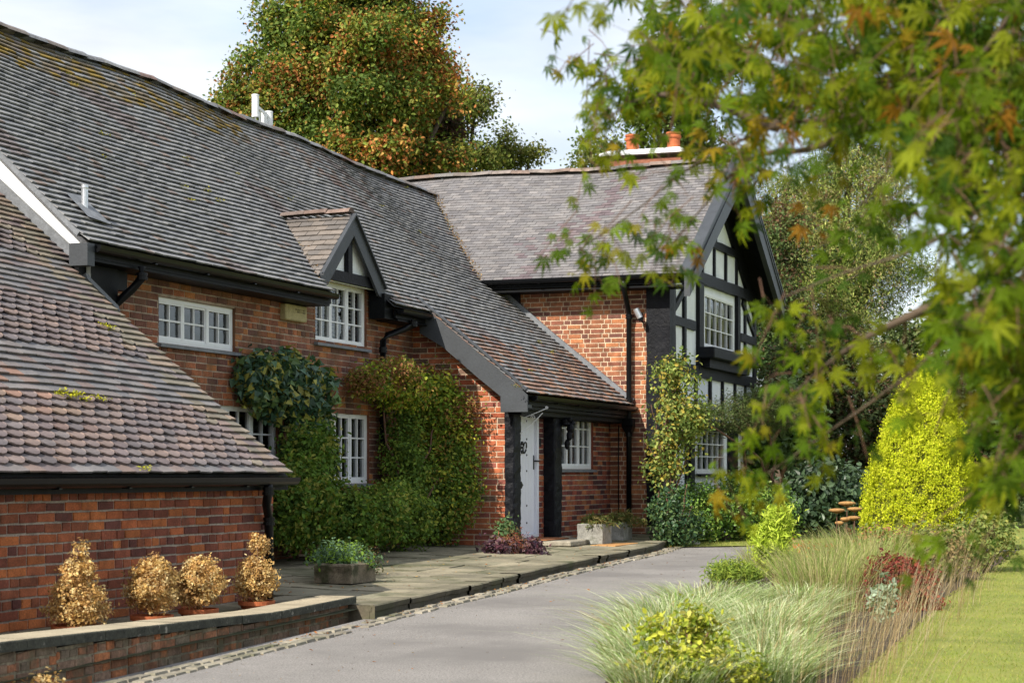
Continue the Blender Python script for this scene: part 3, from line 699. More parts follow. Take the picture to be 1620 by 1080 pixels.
mb = MB(); mb.beam((15.17,10.0,zb_(10.0)+.09),(15.17,12.6,zb_(12.6)+.09),(.03,0,0),(0,-.03,.04)); mb.beam((15.1,10.0,3.06),(15.7,10.02,2.80),(0,.01,.03),(.0,-.10,.05))
mb.build('lead_flashing', M['lead'], cottage)
# porch barge board (curved lower end) on x = 23.2
def slab(mb, pts, d, th=None):             # polygon pts extruded by vector d
    d = Vector(d); a = [Vector(p) for p in pts]; b = [p+d for p in a]; n = len(a); vs = a+b
    mb.raw(vs, [tuple(range(n)), tuple(range(2*n-1,n-1,-1))] + [(i,n+i,n+(i+1)%n,(i+1)%n) for i in range(n)])
mb = MB(); X = 23.17
top = [(8.40,2.28),(8.62,2.50),(9.1,2.89),(9.6,3.29),(9.95,3.56)]
bot = [(9.95,3.14),(9.62,2.95),(9.1,2.52),(8.78,2.27),(8.78,2.06),(8.40,2.06)]
slab(mb, [(X,y,z-.0) for y,z in top]+[(X,y,z) for y,z in bot], (.03,0,0)); bb = mb.build('barge_board', M['greyboard'], cottage)
mb = MB()
for (a, b), (c, d) in zip(top[1:], top[2:]): mb.beam((X+.01,a,b+.035),(X+.01,c,d+.035),(.045,0,0),(0,-.006,.008))
mb.beam((X+.01,8.42,2.35),(X+.01,8.62,2.535),(.045,0,0),(0,-.006,.008))
mb.build('verge_trim', M['greyboard'], bb)
mb = MB(); mb.box((23.21,8.44,2.12),(23.46,8.78,2.16)); mb.build('box_end', M['greyboard'], bb)
# lead flashing where porch roof meets the wing wall
mb = MB()
for y0, y1 in ((8.42,9.1),(9.1,9.8),(9.8,10.9)): mb.beam((28.06,y0,main_z(28,y0)+.07),(28.06,y1,main_z(28,y1)+.07),(.035,0,0),(0,-.03,.04))
mb.build('abutment_flashing', M['lead'], cottage)
# black timber head on the wing wall beside the main roof, corner post
mb = MB(); mb.box((28.03,10.30,3.4),(28.13,11.2,4.15)); mb.build('wall_plate', M['tar'], cottage)
mb = MB(); rr = random.Random(5)
zs = [.42+.24*i for i in range(17)]
prev = None
for i, z in enumerate(zs):
    ring = []
    for (x_, y_) in ((28.02,8.18),(28.02,8.0),(28.02,7.80),(28.2,7.79),(28.34,7.79),(28.34,8.18)):
        ring.append((x_+rr.uniform(-.008,.008), y_+rr.uniform(-.008,.008), z))
    if prev:
        for k in range(6): mb.poly([prev[k],prev[(k+1)%6],ring[(k+1)%6],ring[k]])
    prev = ring
mb.poly(prev); mb.build('corner_post', M['tar'], cottage)
mb = MB(); mb.cbox((27.98,7.85,.12),(28.35,8.22,.30),.02); mb.cbox((27.96,7.82,.30),(28.3,8.18,.42),.02); mb.build('corner_stone', M['stone'], cottage)

# ------------------------------------------------------------------ downpipes
def pipe(parent, pts, r_=.036, collars=(), name='downpipe'):
    mb = MB(); mb.tube(pts, r_, 12)
    o = mb.build(name, M['gutter'], parent, smooth=True)
    for c, d in collars:
        m2 = MB(); c = Vector(c); d = Vector(d).normalized()
        m2.tube([c+d*f for f in (-.04,-.012,-.0119,.0,.0001,.028)], [r_*1.32,r_*1.32,r_*1.1,r_*1.1,r_*1.32,r_*1.32], 12)
        m2.build('collar', M['gutter'], o, smooth=False)
    return o
X = 28.0
pipe(cottage, [(27.62,8.43,4.24),(27.62,8.43,4.12),(27.74,8.44,4.0),(27.96,8.46,3.80),(28.0,8.46,3.72),(28.0,8.46,2.1),(28.0,8.46,.30)], .042, [((27.62,8.43,4.16),(0,0,1)),((28.0,8.46,3.70),(0,0,1)),((28.0,8.46,2.40),(0,0,1)),((28.0,8.46,1.86),(0,0,1)),((28,8.46,.5),(0,0,1))])
mb = MB(); mb.cbox((27.92,8.38,1.98),(28.08,8.56,2.10),.01); mb.raw([(27.92,8.38,1.98),(28.08,8.38,1.98),(28.08,8.56,1.98),(27.92,8.56,1.98),(27.96,8.42,1.86),(28.04,8.42,1.86),(28.04,8.50,1.86),(27.96,8.50,1.86)],[(0,1,5,4),(1,2,6,5),(2,3,7,6),(3,0,4,7),(4,5,6,7)])
mb.tube([(27.9,8.50,2.20),(27.95,8.5,2.12),(27.97,8.47,2.05)], .03, 8); mb.tube([(27.75,8.62,2.24),(27.97,8.50,2.09)], .026, 8); mb.build('hopper', M['gutter'], cottage)
pipe(cottage, [(27.98,8.62,2.0),(27.99,8.63,1.2),(27.98,8.62,.3)], .010, name='cable_duct')
pipe(cottage, [(22.62,9.80,3.27),(22.62,9.80,3.20),(22.50,9.88,3.14),(22.26,10.02,3.05),(22.20,10.05,2.98),(22.20,10.05,1.6)], .042, [((22.62,9.80,3.22),(0,0,1)),((22.2,10.05,2.86),(0,0,1))])
pipe(cottage, [(15.85,9.76,3.27),(15.85,9.76,3.16),(15.82,9.85,3.05),(15.74,10.02,2.88),(15.70,10.05,2.80),(15.70,10.05,2.3)], .042, [((15.85,9.76,3.18),(0,0,1)),((15.70,10.05,2.80),(0,0,1))])
pipe(barn, [(14.50,7.66,1.17),(14.50,7.66,1.08),(14.54,7.70,.98),(14.68,7.76,.90),(14.72,7.77,.84),(14.72,7.77,.12)], .040, [((14.50,7.66,1.10),(0,0,1)),((14.72,7.77,.83),(0,0,1))])
# vents on the roofs
mb = MB(); p = at(134, 335, 18.1); mb.lathe((p.x,p.y,p.z-.05), [(.033,0),(.033,.27),(.036,.28),(.036,.31),(.028,.31)], 14)
o = mb.build('soil_pipe', M['metal'], cottage, smooth=False)
mb = MB()
q = lambda dx, dy: (p.x+dx, p.y+dy-.03, main_z(p.x+dx, p.y+dy)+.06)
mb.poly([q(-.17,-.12),q(.17,-.16),q(.14,.16),q(-.14,.14)]); mb.build('flashing_sheet', M['lead'], o)
mb = MB(); mb.lathe((p.x,p.y,p.z-.09), [(.10,-.02),(.05,.05),(.04,.10)], 14); mb.build('pipe_cone', M['lead'], o)
mb = MB(); vz = 6.36
for px, h0, h1, rr_ in ((404,.10,.43,.055),(418,.0,.22,.045),(425.5,-.02,.26,.06)):
    a = aty(px, 170, 13.05); mb.lathe((a.x,a.y,vz+h0), [(rr_*.8,0),(rr_,0),(rr_,.02),(rr_*.95,.03),(rr_*.95,h1-h0-.03),(rr_,h1-h0-.02),(rr_,h1-h0),(rr_*.7,h1-h0+.005),(0,h1-h0+.005)], 16)
a = aty(404,170,13.05); b = aty(425.5,170,13.05); mb.beam((a.x,a.y-.01,vz+.27),(b.x,b.y-.01,vz+.17),(0,.012,0),(0,0,.02))
for px in (404, 411, 421): c = aty(px,170,13.05); mb.tube([(c.x,c.y,vz-.1),(c.x,c.y,vz+.2)], .014, 8)
mb.build('flue', M['whitemetal'], cottage)
# chimney on the far slope of the wing
mb = MB(); cz = 6.1
mb.cbox((32.15,8.75,5.2),(32.85,10.15,6.88),.01); ch = mb.build('chimney', mat('chimney_brick', (.25,.10,.06), rough=.9, vary=.3, vs=14, bump=.5), cottage)
mb = MB(); b0 = [(32.05,8.65,6.95),(32.95,8.65,6.95),(32.95,10.25,6.95),(32.05,10.25,6.95)]; b1 = [(x_+ (.12 if x_<32.5 else -.12), y_+(.14 if y_<9 else -.14), 7.06) for x_, y_, _ in b0]; b0b = [(a,b,6.99) for a,b,_ in b0]
mb.raw(b0+b0b+b1, [(3,2,1,0)]+[(i,(i+1)%4,4+(i+1)%4,4+i) for i in range(4)]+[(4+i,4+(i+1)%4,8+(i+1)%4,8+i) for i in range(4)]+[(8,9,10,11)]); mb.build('chimney_cap', M['white'], ch)
for yy in (9.75, 8.98):
    mb = MB(); mb.lathe((32.5,yy,7.04), [(.135,0),(.135,.03),(.12,.05),(.115,.22),(.14,.24),(.14,.27),(.12,.29),(.135,.31),(.135,.34),(.11,.34),(.10,.1)], 20); mb.build('chimney_pot', M['terracotta'], ch, smooth=False)
# ------------------------------------------------------------------ windows
def window(parent, o, u, n, w, z0, z1, cols, rows, casements, depth=.07, frame=.045, bar=.018, fill='curtain', sill='slate', sill_d=.06, name='window'):
    """o at the opening's left foot on the wall face; u along, n outward"""
    o, u, n = Vector(o), Vector(u), Vector(n); up = Vector((0,0,1)); q = MB(); dep = n*(-depth)
    P = lambda a, z, d=0: Vector((o.x,o.y,0)) + u*a + up*z + n*d
    def bar_(a0, zz0, a1, zz1, d0, d1):
        vs = [P(a0,zz0,d0),P(a1,zz0,d0),P(a1,zz1,d0),P(a0,zz1,d0),P(a0,zz0,d1),P(a1,zz0,d1),P(a1,zz1,d1),P(a0,zz1,d1)]
        q.raw(vs, [(0,1,2,3),(0,4,5,1),(1,5,6,2),(2,6,7,3),(3,7,4,0)] )
    f = frame
    bar_(0,z0,f,z1,-.03,-.10); bar_(w-f,z0,w,z1,-.03,-.10); bar_(f,z1-f,w-f,z1,-.031,-.10); bar_(f,z0,w-f,z0+f*1.1,-.029,-.10)
    cw_ = (w-2*f)/casements; per = cols//casements
    for c in range(casements):
        a = f + c*cw_
        if c: bar_(a-.02,z0+f*1.1,a+.02,z1-f,-.033,-.095)
        s = .022; e0, e1 = a+(.02 if c else 0), a+cw_-(.02 if c < casements-1 else 0)
        d = -.036 - (.008 if c % 2 else 0)
        bar_(e0,z0+f*1.1,e0+s,z1-f,d,-.09); bar_(e1-s,z0+f*1.1,e1,z1-f,d,-.09); bar_(e0+s,z0+f*1.1,e1-s,z0+f*1.1+s*1.3,d-.001,-.09); bar_(e0+s,z1-f-s,e1-s,z1-f,d-.001,-.09)
        b0, b1, c0, c1 = e0+s, e1-s, z0+f*1.1+s*1.3, z1-f-s
        for i in range(1, per): m_ = b0+(b1-b0)*i/per; bar_(m_-bar/2,c0,m_+bar/2,c1,d-.006,-.085)
        for j in range(1, rows):
            m_ = c0+(c1-c0)*j/rows
            for i in range(per):
                x0 = b0+(b1-b0)*i/per + (bar/2 if i else 0); x1 = b0+(b1-b0)*(i+1)/per - (bar/2 if i < per-1 else 0)
                bar_(x0,m_-bar/2,x1,m_+bar/2,d-.007,-.085)
    ww = thing_part(name, parent)
    q.build('frame', M['white'], ww)
    g = MB(); g.poly([P(f,z0+f,-.07),P(w-f,z0+f,-.07),P(w-f,z1-f,-.07),P(f,z1-f,-.07)]); g.build('pane', M['glass'], ww)
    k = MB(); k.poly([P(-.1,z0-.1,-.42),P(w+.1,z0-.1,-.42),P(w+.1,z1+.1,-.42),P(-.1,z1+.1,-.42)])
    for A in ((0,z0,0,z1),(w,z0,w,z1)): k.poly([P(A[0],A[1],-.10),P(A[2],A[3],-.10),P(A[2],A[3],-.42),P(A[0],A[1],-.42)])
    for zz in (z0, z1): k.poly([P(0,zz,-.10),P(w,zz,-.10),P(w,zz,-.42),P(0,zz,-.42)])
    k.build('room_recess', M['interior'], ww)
    if fill == 'curtain' or fill == 'full':
        rng_ = [(0,.30*w),(.72*w,w)] if fill == 'curtain' else [(0,.34*w),(.42*w,w)]
        for a0, a1 in rng_:
            k = MB(); m = 16
            for i in range(m):
                p0, p1 = a0+(a1-a0)*i/m, a0+(a1-a0)*(i+1)/m
                d0, d1 = -.17-.02*math.sin(i*1.9), -.17-.02*math.sin((i+1)*1.9)
                k.poly([P(p0,z0,d0),P(p1,z0,d1),P(p1,z1,d1),P(p0,z1,d0)])
            k.build('curtain', M['curtain'], ww)
    if fill == 'blind':
        k = MB(); zz = z0+.03
        while zz < z1: k.poly([P(f,zz,-.13),P(w-f,zz,-.13),P(w-f,zz+.022,-.155),P(f,zz+.022,-.155)]); zz += .05
        k.build('blind', M['blind'], ww)
    if sill:
        k = MB(); e = .04
        vs = [P(-e,z0-.045,.0),P(w+e,z0-.045,.0),P(w+e,z0-.045,sill_d),P(-e,z0-.045,sill_d),P(-e,z0-.002,-.03),P(w+e,z0-.002,-.03),P(w+e,z0-.012,sill_d),P(-e,z0-.012,sill_d)]
        k.raw(vs, [(0,1,2,3),(4,7,6,5),(3,2,6,7),(0,3,7,4),(1,5,6,2),(0,4,5,1)]); k.build('sill', M[{'slate':'lead','black':'tar'}.get(sill, 'lead')], ww)
    return ww
def thing_part(name, parent):
    o = bpy.data.objects.new(name, None); link(o, parent); o.empty_display_size = .1; WL[o.name] = WL[parent.name]; return o
FR, OUT = (1,0,0), (0,-1,0)
window(cottage, (W1[0],WY,0), FR, OUT, W1[1]-W1[0], W1[2], W1[3], 6, 2, 3, fill=None)
window(cottage, (W2[0],WY,0), FR, OUT, W2[1]-W2[0], W2[2], W2[3], 6, 3, 3, fill='blind')
window(cottage, (W3[0],WY,0), FR, OUT, W3[1]-W3[0], W3[2], W3[3], 6, 3, 3, fill='curtain')
window(cottage, (W4[0],WY,0), FR, OUT, W4[1]-W4[0], W4[2], W4[3], 6, 3, 3, fill='curtain')
window(cottage, (W5[0],8.80,0), FR, OUT, W5[1]-W5[0], W5[2], W5[3], 6, 3, 3, fill='full')

# ------------------------------------------------------------------ dormer gable over the second window
dm = thing_part('dormer', cottage); yf = 9.98; z0_ = 3.62; hw = .93
mb = MB(); mb.poly([(20.3,10.06,3.60),(21.95,10.06,3.60),(21.95,10.06,3.70),(DX,10.06,4.40),(20.3,10.06,3.72)]); mb.build('gable_panel', M['render'], dm)
mb = MB(); mb.beam((20.28,10.03,3.68),(21.95,10.03,3.68),(0,.03,0),(0,0,.065)); mb.beam((DX,10.025,3.74),(DX,10.025,4.38),(.06,0,0),(0,.03,0)); mb.build('gable_timber', M['tar'], dm)
mb = MB()
for sgn in (-1, 1):
    a = Vector((DX,yf,4.46)); b = Vector((DX+sgn*hw,yf,4.46-hw*.90)); dn = Vector((-sgn*.90,0,-1)).normalized()
    w_ = .17; pts = [a, b, b+Vector((-sgn*.03,0,-.13)), b+Vector((-sgn*.18,0,-.10)), a+Vector((0,0,-w_*1.5))]
    slab(mb, pts, (0,-.035,0))
    mb.beam(a+Vector((0,-.035,.012)), b+Vector((0,-.035,.012)), (0,.035,0), (-sgn*.012*.9*0,0,.014))
mb.build('barge_board', M['greyboard'], dm)
mb = MB()  # side cheeks / black boxes by the eaves
mb.box((20.14,9.98,3.40),(20.34,10.13,3.62)); mb.build('eave_box', M['black'], dm); mb = MB(); mb.box((21.92,9.90,3.24),(22.20,10.12,3.56)); mb.build('eave_box', M['black'], dm)
mb = MB(); cd = math.hypot(1,.9); r = random.Random(31)
for sgn in (-1, 1):
    def Pd(u, s, h, sgn=sgn):
        x = DX + sgn*(hw+.02 - s/cd); return (x + sgn*h*.67, 9.98+u, dorm_z(x) + h*.74)
    s = 0; j = 0; smax = (hw+.02)*cd
    while s < smax-.03:
        x = DX + sgn*(hw+.02 - (s+.05)/cd); z = dorm_z(x); yb = 9.8 + (z-3.4)/.985 + .10
        ue = yb-9.98
        if sgn > 0: pass
        if ue > .05: tile_row(mb, Pd, -.02, ue, s, .105, .165, lambda u, s_: pal(r, [(.15,.13,.115),(.13,.117,.108),(.17,.145,.125),(.12,.108,.10)], .15), r, off=(.08 if j%2 else 0), thick=.015, lift=.016)
        s += .105; j += 1
    mb.poly([(DX,9.98,4.45),(DX,10.95,4.45),(DX+sgn*hw,10.05,dorm_z(DX+hw)-.01),(DX+sgn*hw,9.98,dorm_z(DX+hw)-.01)], (.05,.05,.05))
mb.build('dormer_roof', M['tile'], dm)
ridge(dm, [(DX,9.98,4.50),(DX,10.92,4.50)], step=.3, rr_=.10, cols=[(.15,.115,.10),(.14,.115,.10),(.17,.12,.10)], seed=13)

# ------------------------------------------------------------------ plaque
mb = MB(); mb.cbox((19.50,10.07,3.045),(20.05,10.165,3.235),.012); pq = mb.build('stone_plaque', M['plaque'], cottage)
mb = MB(); r = random.Random(77)           # worn, illegible scratched lettering
for row, (za, xs_) in enumerate(((3.17,(19.74,20.0)),(3.145,(19.78,20.0)))):
    x_ = xs_[0]
    while x_ < xs_[1]:
        k = r.choice((0,1,2)); w_ = r.uniform(.012,.022)
        if k == 0: pts = [(x_,za),(x_,za+.02)]
        elif k == 1: pts = [(x_,za+.014),(x_+w_*.5,za+.02),(x_+w_,za+.01),(x_+w_*.5,za),(x_,za+.008)]
        else: pts = [(x_,za),(x_+w_*.5,za+.018),(x_+w_,za)]
        mb.tube([(a,10.069,b) for a,b in pts], .0022, 4); x_ += w_+r.uniform(.008,.014)
mb.build('inscription', M['inscription'], pq)

# ------------------------------------------------------------------ porch: posts, door, fittings
def rough_post(name, x0, x1, y0, y1, z0, z1, seed=1, m='tar', amp=.008):
    r_ = random.Random(seed); mb = MB(); prev = None; z = z0
    while z <= z1+1e-6:
        a = amp; c = .018
        base = [(x0+c,y0),((x0+x1)/2,y0-.004),(x1-c,y0),(x1,y0+c),(x1,y1),(x0,y1),(x0,(y0+y1)/2),(x0,y0+c)]
        ring = [(p+r_.uniform(-a,a),q+r_.uniform(-a,a),z) for p,q in base]
        if prev:
            for k in range(8): mb.poly([prev[k],prev[(k+1)%8],ring[(k+1)%8],ring[k]])
        prev = ring; z += (z1-z0)/26
    mb.poly(prev); return mb.build(name, M[m], cottage, smooth=False)
rough_post('porch_post', 23.385, 23.66, 8.665, 8.80, .30, 2.07, 3)
rough_post('porch_post', 24.93, 25.24, 8.62, 8.80, .30, 2.07, 6)
mb = MB(); mb.cbox((23.36,8.55,2.03),(28.05,8.74,2.12),.01); mb.build('lintel_beam', M['tar'], cottage)
door = thing_part('door', cottage)
x0, x1, z0, z1 = DOOR; yd = 8.83
mb = MB(); mb.box((x0,8.79,z0),(x0+.06,8.88,z1)); mb.box((x1-.07,8.79,z0),(x1,8.88,z1)); mb.box((x0+.06,8.791,z1-.06),(x1-.07,8.88,z1)); mb.box((x0+.06,8.785,z0),(x1-.07,8.88,z0+.04)); mb.build('door_frame', M['doorwhite'], door)
mb = MB(); n = 6; a0, a1 = x0+.062, x1-.072
for i in range(n):
    p, q = a0+(a1-a0)*i/n, a0+(a1-a0)*(i+1)/n; mb.cbox((p+.001,yd,z0+.042),(q-.001,yd+.03,z1-.062),.004)
mb.build('door_leaf', M['doorwhite'], door)
for zz in (.56,.80,1.28,1.72,1.97,1.50):
    for xx in (x0+.20, x0+.46): mb = MB(); mb.tube([(xx,yd+.001,zz),(xx,yd-.008,zz)], .014, 8); mb.build('stud', M['iron'], door)
mb = MB(); rc = (x0+.33, yd-.02, 1.60)
mb.tube([(rc[0]+.065*math.cos(t_), yd-.022-.01*math.sin(t_), rc[2]+.075*math.sin(t_)) for t_ in [i*2*math.pi/18 for i in range(19)]], .010, 8, cap=False)
for dx, dz, rr_ in ((-.075,.06,.028),(-.075,.0,.016),(-.08,-.06,.024)): mb.tube([(rc[0]+dx,yd+.001,rc[2]+dz),(rc[0]+dx,yd-.02,rc[2]+dz)], rr_, 10)
mb.build('knocker', M['iron'], door)
mb = MB(); hx = x1-.115; mb.box((hx-.016,yd-.008,1.30),(hx+.016,yd+.002,1.50)); mb.tube([(hx,yd-.0,1.42),(hx,yd-.05,1.42),(hx+.03,yd-.055,1.42),(hx+.11,yd-.055,1.415)], .010, 8); mb.tube([(hx,yd,1.33),(hx,yd-.012,1.33)], .010, 8); mb.build('handle', M['iron'], door)
mb = MB(); slab(mb, [(x0+.04,yd-.006,1.035),(x0+.25,yd-.006,1.035),(x0+.29,yd-.006,1.07),(x0+.32,yd-.006,1.085),(x0+.29,yd-.006,1.10),(x0+.25,yd-.006,1.135),(x0+.04,yd-.006,1.135)], (0,.006,0)); mb.build('hinge_strap', M['iron'], door)
mb = MB(); mb.box((x1+.02,8.775,1.62),(x1+.06,8.80,1.74)); mb.build('door_bell', M['iron'], cottage)
# curly iron hanging bracket over the door
mb = MB(); bx = 23.60
mb.tube([(bx,8.66,2.02),(bx+.02,8.60,2.0),(bx+.10,8.42,2.08),(bx+.14,8.34,2.12)], .006, 6)
mb.tube([(bx,8.66,1.78),(bx+.05,8.52,1.9),(bx+.12,8.38,2.06)], .006, 6)
for c_, r_ in (((bx+.03,8.60,1.95),.05),((bx+.07,8.50,2.0),.035),((bx+.145,8.33,2.13),.022)):
    mb.tube([(c_[0], c_[1]+math.cos(t_*.7)*r_*(1-t_/16), c_[2]+math.sin(t_*.7)*r_*(1-t_/16)) for t_ in range(13)], .005, 6)
mb.build('hanging_bracket', M['whitemetal'], cottage)
# carved head at the top of the second post
mb = MB(); r = random.Random(9)
cx, cy_, cz_ = 25.22, 8.56, 1.98
for dx, dy, dz, rx, rz in ((0,0,0,.09,.08),(.03,-.06,-.09,.075,.09),(.01,-.05,-.20,.06,.08),(.0,-.02,-.32,.05,.09),(.06,-.08,-.02,.05,.05),(-.03,-.07,.03,.05,.04)):
    rx *= .8; rz *= .85; pr = [(rx*math.sin(t_)*(1+r.uniform(-.12,.12)), -rz*math.cos(t_)) for t_ in [i*math.pi/9 for i in range(10)]]
    mb.lathe((cx+dx,cy_+dy,cz_+dz), pr, 11)
mb.build('carved_figurehead', M['tar'], cottage)

# ------------------------------------------------------------------ timbered gable of the wing
YG = 7.88
def gx(px, py=700): return aty(px, py, YG-.04).x
mb = MB(); HW = [(gx(1116)+.02,gx(1163)-.02,3.36,4.27),(gx(1104)+.02,gx(1148.5)-.02,1.25,2.0)]
xs_ = sorted({28.15,34.0,31.05,*[h[0] for h in HW],*[h[1] for h in HW]})
topz = lambda x: wing_z(x)-.12
for a, b in zip(xs_, xs_[1:]):
    z = .2
    for h in sorted([h for h in HW if h[0]-1e-6 <= a and b <= h[1]+1e-6], key=lambda h: h[2]): mb.poly([(a,YG,z),(b,YG,z),(b,YG,h[2]),(a,YG,h[2])]); z = h[3]
    mb.poly([(a,YG,z),(b,YG,z),(b,YG,topz(b)),(a,YG,topz(a))])
mb.build('gable_panel', M['render'], cottage)
mb = MB(); r = random.Random(15)
def tim(xa, za, xb, zb, hw_, d=.035):      # a slightly hand-hewn timber
    a, b = Vector((xa,YG-.005,za)), Vector((xb,YG-.005,zb)); t_ = (b-a); L = t_.length; t_ = t_/L; s_ = Vector((t_.z,0,-t_.x)); n = max(2, int(L/.35)); pv = None
    dd = d + r.uniform(-.004,.006)
    for i in range(n+1):
        c = a + t_*(L*i/n); e0, e1 = hw_+r.uniform(-.008,.008), hw_+r.uniform(-.008,.008)
        ring = [c-s_*e0, c-s_*(e0-.008)+Vector((0,-dd,0)), c+s_*(e1-.008)+Vector((0,-dd,0)), c+s_*e1]
        if pv:
            for k in range(3): mb.poly([pv[k],pv[k+1],ring[k+1],ring[k]])
        else: mb.poly(ring)
        pv = ring
    mb.poly(pv[::-1])
for z_, h_, d_, xa, xb in ((2.92,.095,.05,28.15,34.0),(4.48,.10,.07,28.2,33.9),(5.14,.07,.05,29.3,32.9),(5.86,.09,.05,30.3,31.8)): tim(xa,z_,xb,z_+.01,h_,d_)
tim(28.15,3.67,gx(1101),3.66,.08,.045); tim(gx(1172),3.70,34.0,3.69,.08,.045); tim(28.15,.5,34,.5,.15,.05)
tim(28.3,2.05,34.0,2.04,.09,.045)
for px, z0, z1, h_ in ((1112.8,4.58,5.07,.05),(1132,4.58,5.07,.05),(1150,4.58,5.07,.05),(1167,4.58,5.07,.05),(1184,4.58,5.07,.045),(1134,5.21,5.78,.05),(1169,5.21,5.78,.05),
    (1064,2.9,4.2,.06),(1084.5,3.0,4.35,.07),(1180.5,3.0,4.4,.06),(1195,.3,4.35,.09),(1103,2.1,2.84,.06),(1125,2.1,3.2,.05),(1144.5,2.1,3.2,.05),(1164.5,2.1,3.2,.055),(1181,2.1,3.2,.05),
    (1088,.6,2.0,.05),(1075,2.1,2.84,.05)): tim(gx(px), z0, gx(px), z1, h_)
tim(gx(1108),2.95,gx(1108),4.4,.15,.06); tim(gx(1167.5),2.95,gx(1167.5),4.4,.10,.06)
tim(gx(1095),.5,gx(1095),2.0,.14,.05); tim(gx(1160),.5,gx(1160),2.0,.30,.05); tim(gx(1185),.5,gx(1185),2.0,.2,.05)
tim(gx(1064),3.76,gx(1090),4.33,.06,.04); tim(gx(1195),3.8,gx(1176),4.35,.06,.04)
# rafters under the barge boards
tim(28.0,4.28,31.05,6.30,.16,.05); tim(34.05,4.28,31.05,6.30,.16,.05)
mb.build('timber_frame', M['tar'], cottage)
window(cottage, (gx(1116),YG-.05,0), FR, OUT, gx(1163)-gx(1116), 3.35, 4.28, 5, 3, 1, fill='curtain', sill=None, name='oriel_window')
window(cottage, (gx(1104),YG-.05,0), FR, OUT, gx(1148.5)-gx(1104), 1.24, 2.01, 5, 3, 1, fill='curtain', sill='black', name='window')
mb = MB(); mb.cbox((gx(1104),YG-.32,3.14),(gx(1176),YG-.03,3.33),.02); mb.box((gx(1108),YG-.20,3.0),(gx(1172),YG-.04,3.14)); mb.build('oriel_sill', M['tar'], cottage)
# barge boards with a trim, and the dark soffit under the overhang
mb = MB(); A = Vector((31.05,7.44,wing_z(31.05)+.07))
for sgn in (-1, 1):
    Lb = 3.52 if sgn < 0 else 3.28; B = Vector((31.05+sgn*Lb,7.44,A.z-Lb*WSL)); slab(mb, [A, B, B+Vector((sgn*0,0,-.36)), A+Vector((0,0,-.44))], (0,-.09,0))
mb2 = MB()
for sgn in (-1, 1):
    Lb = 3.55 if sgn < 0 else 3.31; B = Vector((31.05+sgn*Lb,7.42,A.z-Lb*WSL)); mb2.beam(A+Vector((0,0,.03)), B+Vector((0,0,.03)), (0,.09,0), (0,0,.022)); mb2.beam(A+Vector((0,-.08,-.10)), B+Vector((0,-.08,-.10)), (0,.014,0), (0,0,.015))
bg_ = mb.build('barge_board', M['greyboard'], cottage); mb2.build('barge_trim', M['greyboard'], bg_)
mb = MB()
for sgn in (-1, 1):
    Lb = 3.45 if sgn < 0 else 3.22; B = Vector((31.05+sgn*Lb,7.45,A.z-.10-Lb*WSL)); a = A+Vector((0,.01,-.10)); mb.poly([a, B, B+Vector((0,.42,0)), a+Vector((0,.42,0))])
mb.build('verge_soffit', M['tar'], cottage)

# ------------------------------------------------------------------ security lamp on the wing wall
sl_ = thing('security_lamp', 'small grey cylindrical security lamp on the brick wall under the wing gutter', 'lamp', (28.08,8.26,3.62))
mb = MB(); mb.tube([(28.09,8.30,3.72),(27.96,8.30,3.74),(27.86,8.27,3.73)], .014, 8); mb.box((28.07,8.26,3.68),(28.10,8.34,3.76)); mb.build('arm', M['black'], sl_)
mb = MB(); mb.tube([(27.84,8.30,3.80),(27.86,8.235,3.66)], .048, 14); mb.build('lamp_body', M['metal'], sl_)
mb = MB(); mb.tube([(27.86,8.235,3.66),(27.866,8.215,3.615)], [.045,.038], 14); mb.tube([(27.866,8.215,3.615),(27.88,8.18,3.56)], [.012,.006], 8); mb.build('lamp_head', M['black'], sl_)
# ------------------------------------------------------------------ moss and litter on the roofs
YM = [(.24,.22,.02),(.18,.19,.03),(.30,.26,.03)]; LIT = [(.30,.17,.07),(.38,.26,.12),(.20,.12,.06),(.25,.22,.10)]
def mpt(px, py):                            # point on the main roof seen at a pixel
    D = 15.0
    for _ in range(40):
        p = at(px, py, D); D += (main_z(p.x, p.y) - p.z) * -1.0 if False else 0.0
        lo, hi = 14.0, 40.0
        for _ in range(40):
            m_ = (lo+hi)/2; q = at(px, py, m_)
            if main_z(q.x, q.y) > q.z: hi = m_
            else: lo = m_
        p = at(px, py, lo); return (p.x, p.y-.02, p.z+.04)
tufts('moss', main_roof, [mpt(*q) for q in ((300,322),(323,305),(160,218),(159,254),(290,255),(373,280),(103,122),(117,140),(326,308),(341,322),(346,322),(287,302),(210,155),(836,590),(870,560),(850,545),(815,615),(455,320),(600,330),(660,370),(640,300),(625,290))], M['moss'], YM, n=26, sp=.03, sz=.022, seed=3)
vp = []
for i in range(60):
    y = 10.85+i*.033; z = main_z(28.2, y); vp.append((27.7+(z-4.34)/WSL-.03, y-.03, z+.05))
tufts('valley_litter', main_roof, vp + [(28.0,10.85,4.35),(27.9,10.9,4.35),(28.0,10.75,4.3)], M['dry'], LIT, n=9, sp=.05, sz=.035, seed=5)
tufts('valley_litter', dm, [(DX-.9+.1*i, 10.0+.095*i, 3.66+.085*i) for i in range(9)] + [(DX-.85,9.95,3.56)], M['dry'], LIT, n=12, sp=.04, sz=.03, seed=6)
tufts('moss', barn_roof, [(p.x,p.y,p.z) for p in ((lambda s_, u: Vector(Pbarn(u,s_,.05)))(s_,u) for s_,u in ((.90,12.55),(.92,12.6),(.88,12.48),(.86,12.66),(.94,12.42),(.90,12.85),(.87,12.9),(.91,12.36),(2.02,14.3),(2.0,14.36),(3.3,13.0),(.03,12.5),(1.3,11.6)))], M['moss'], [(.42,.40,.02),(.32,.33,.03)], n=60, sp=.028, sz=.018, seed=7)

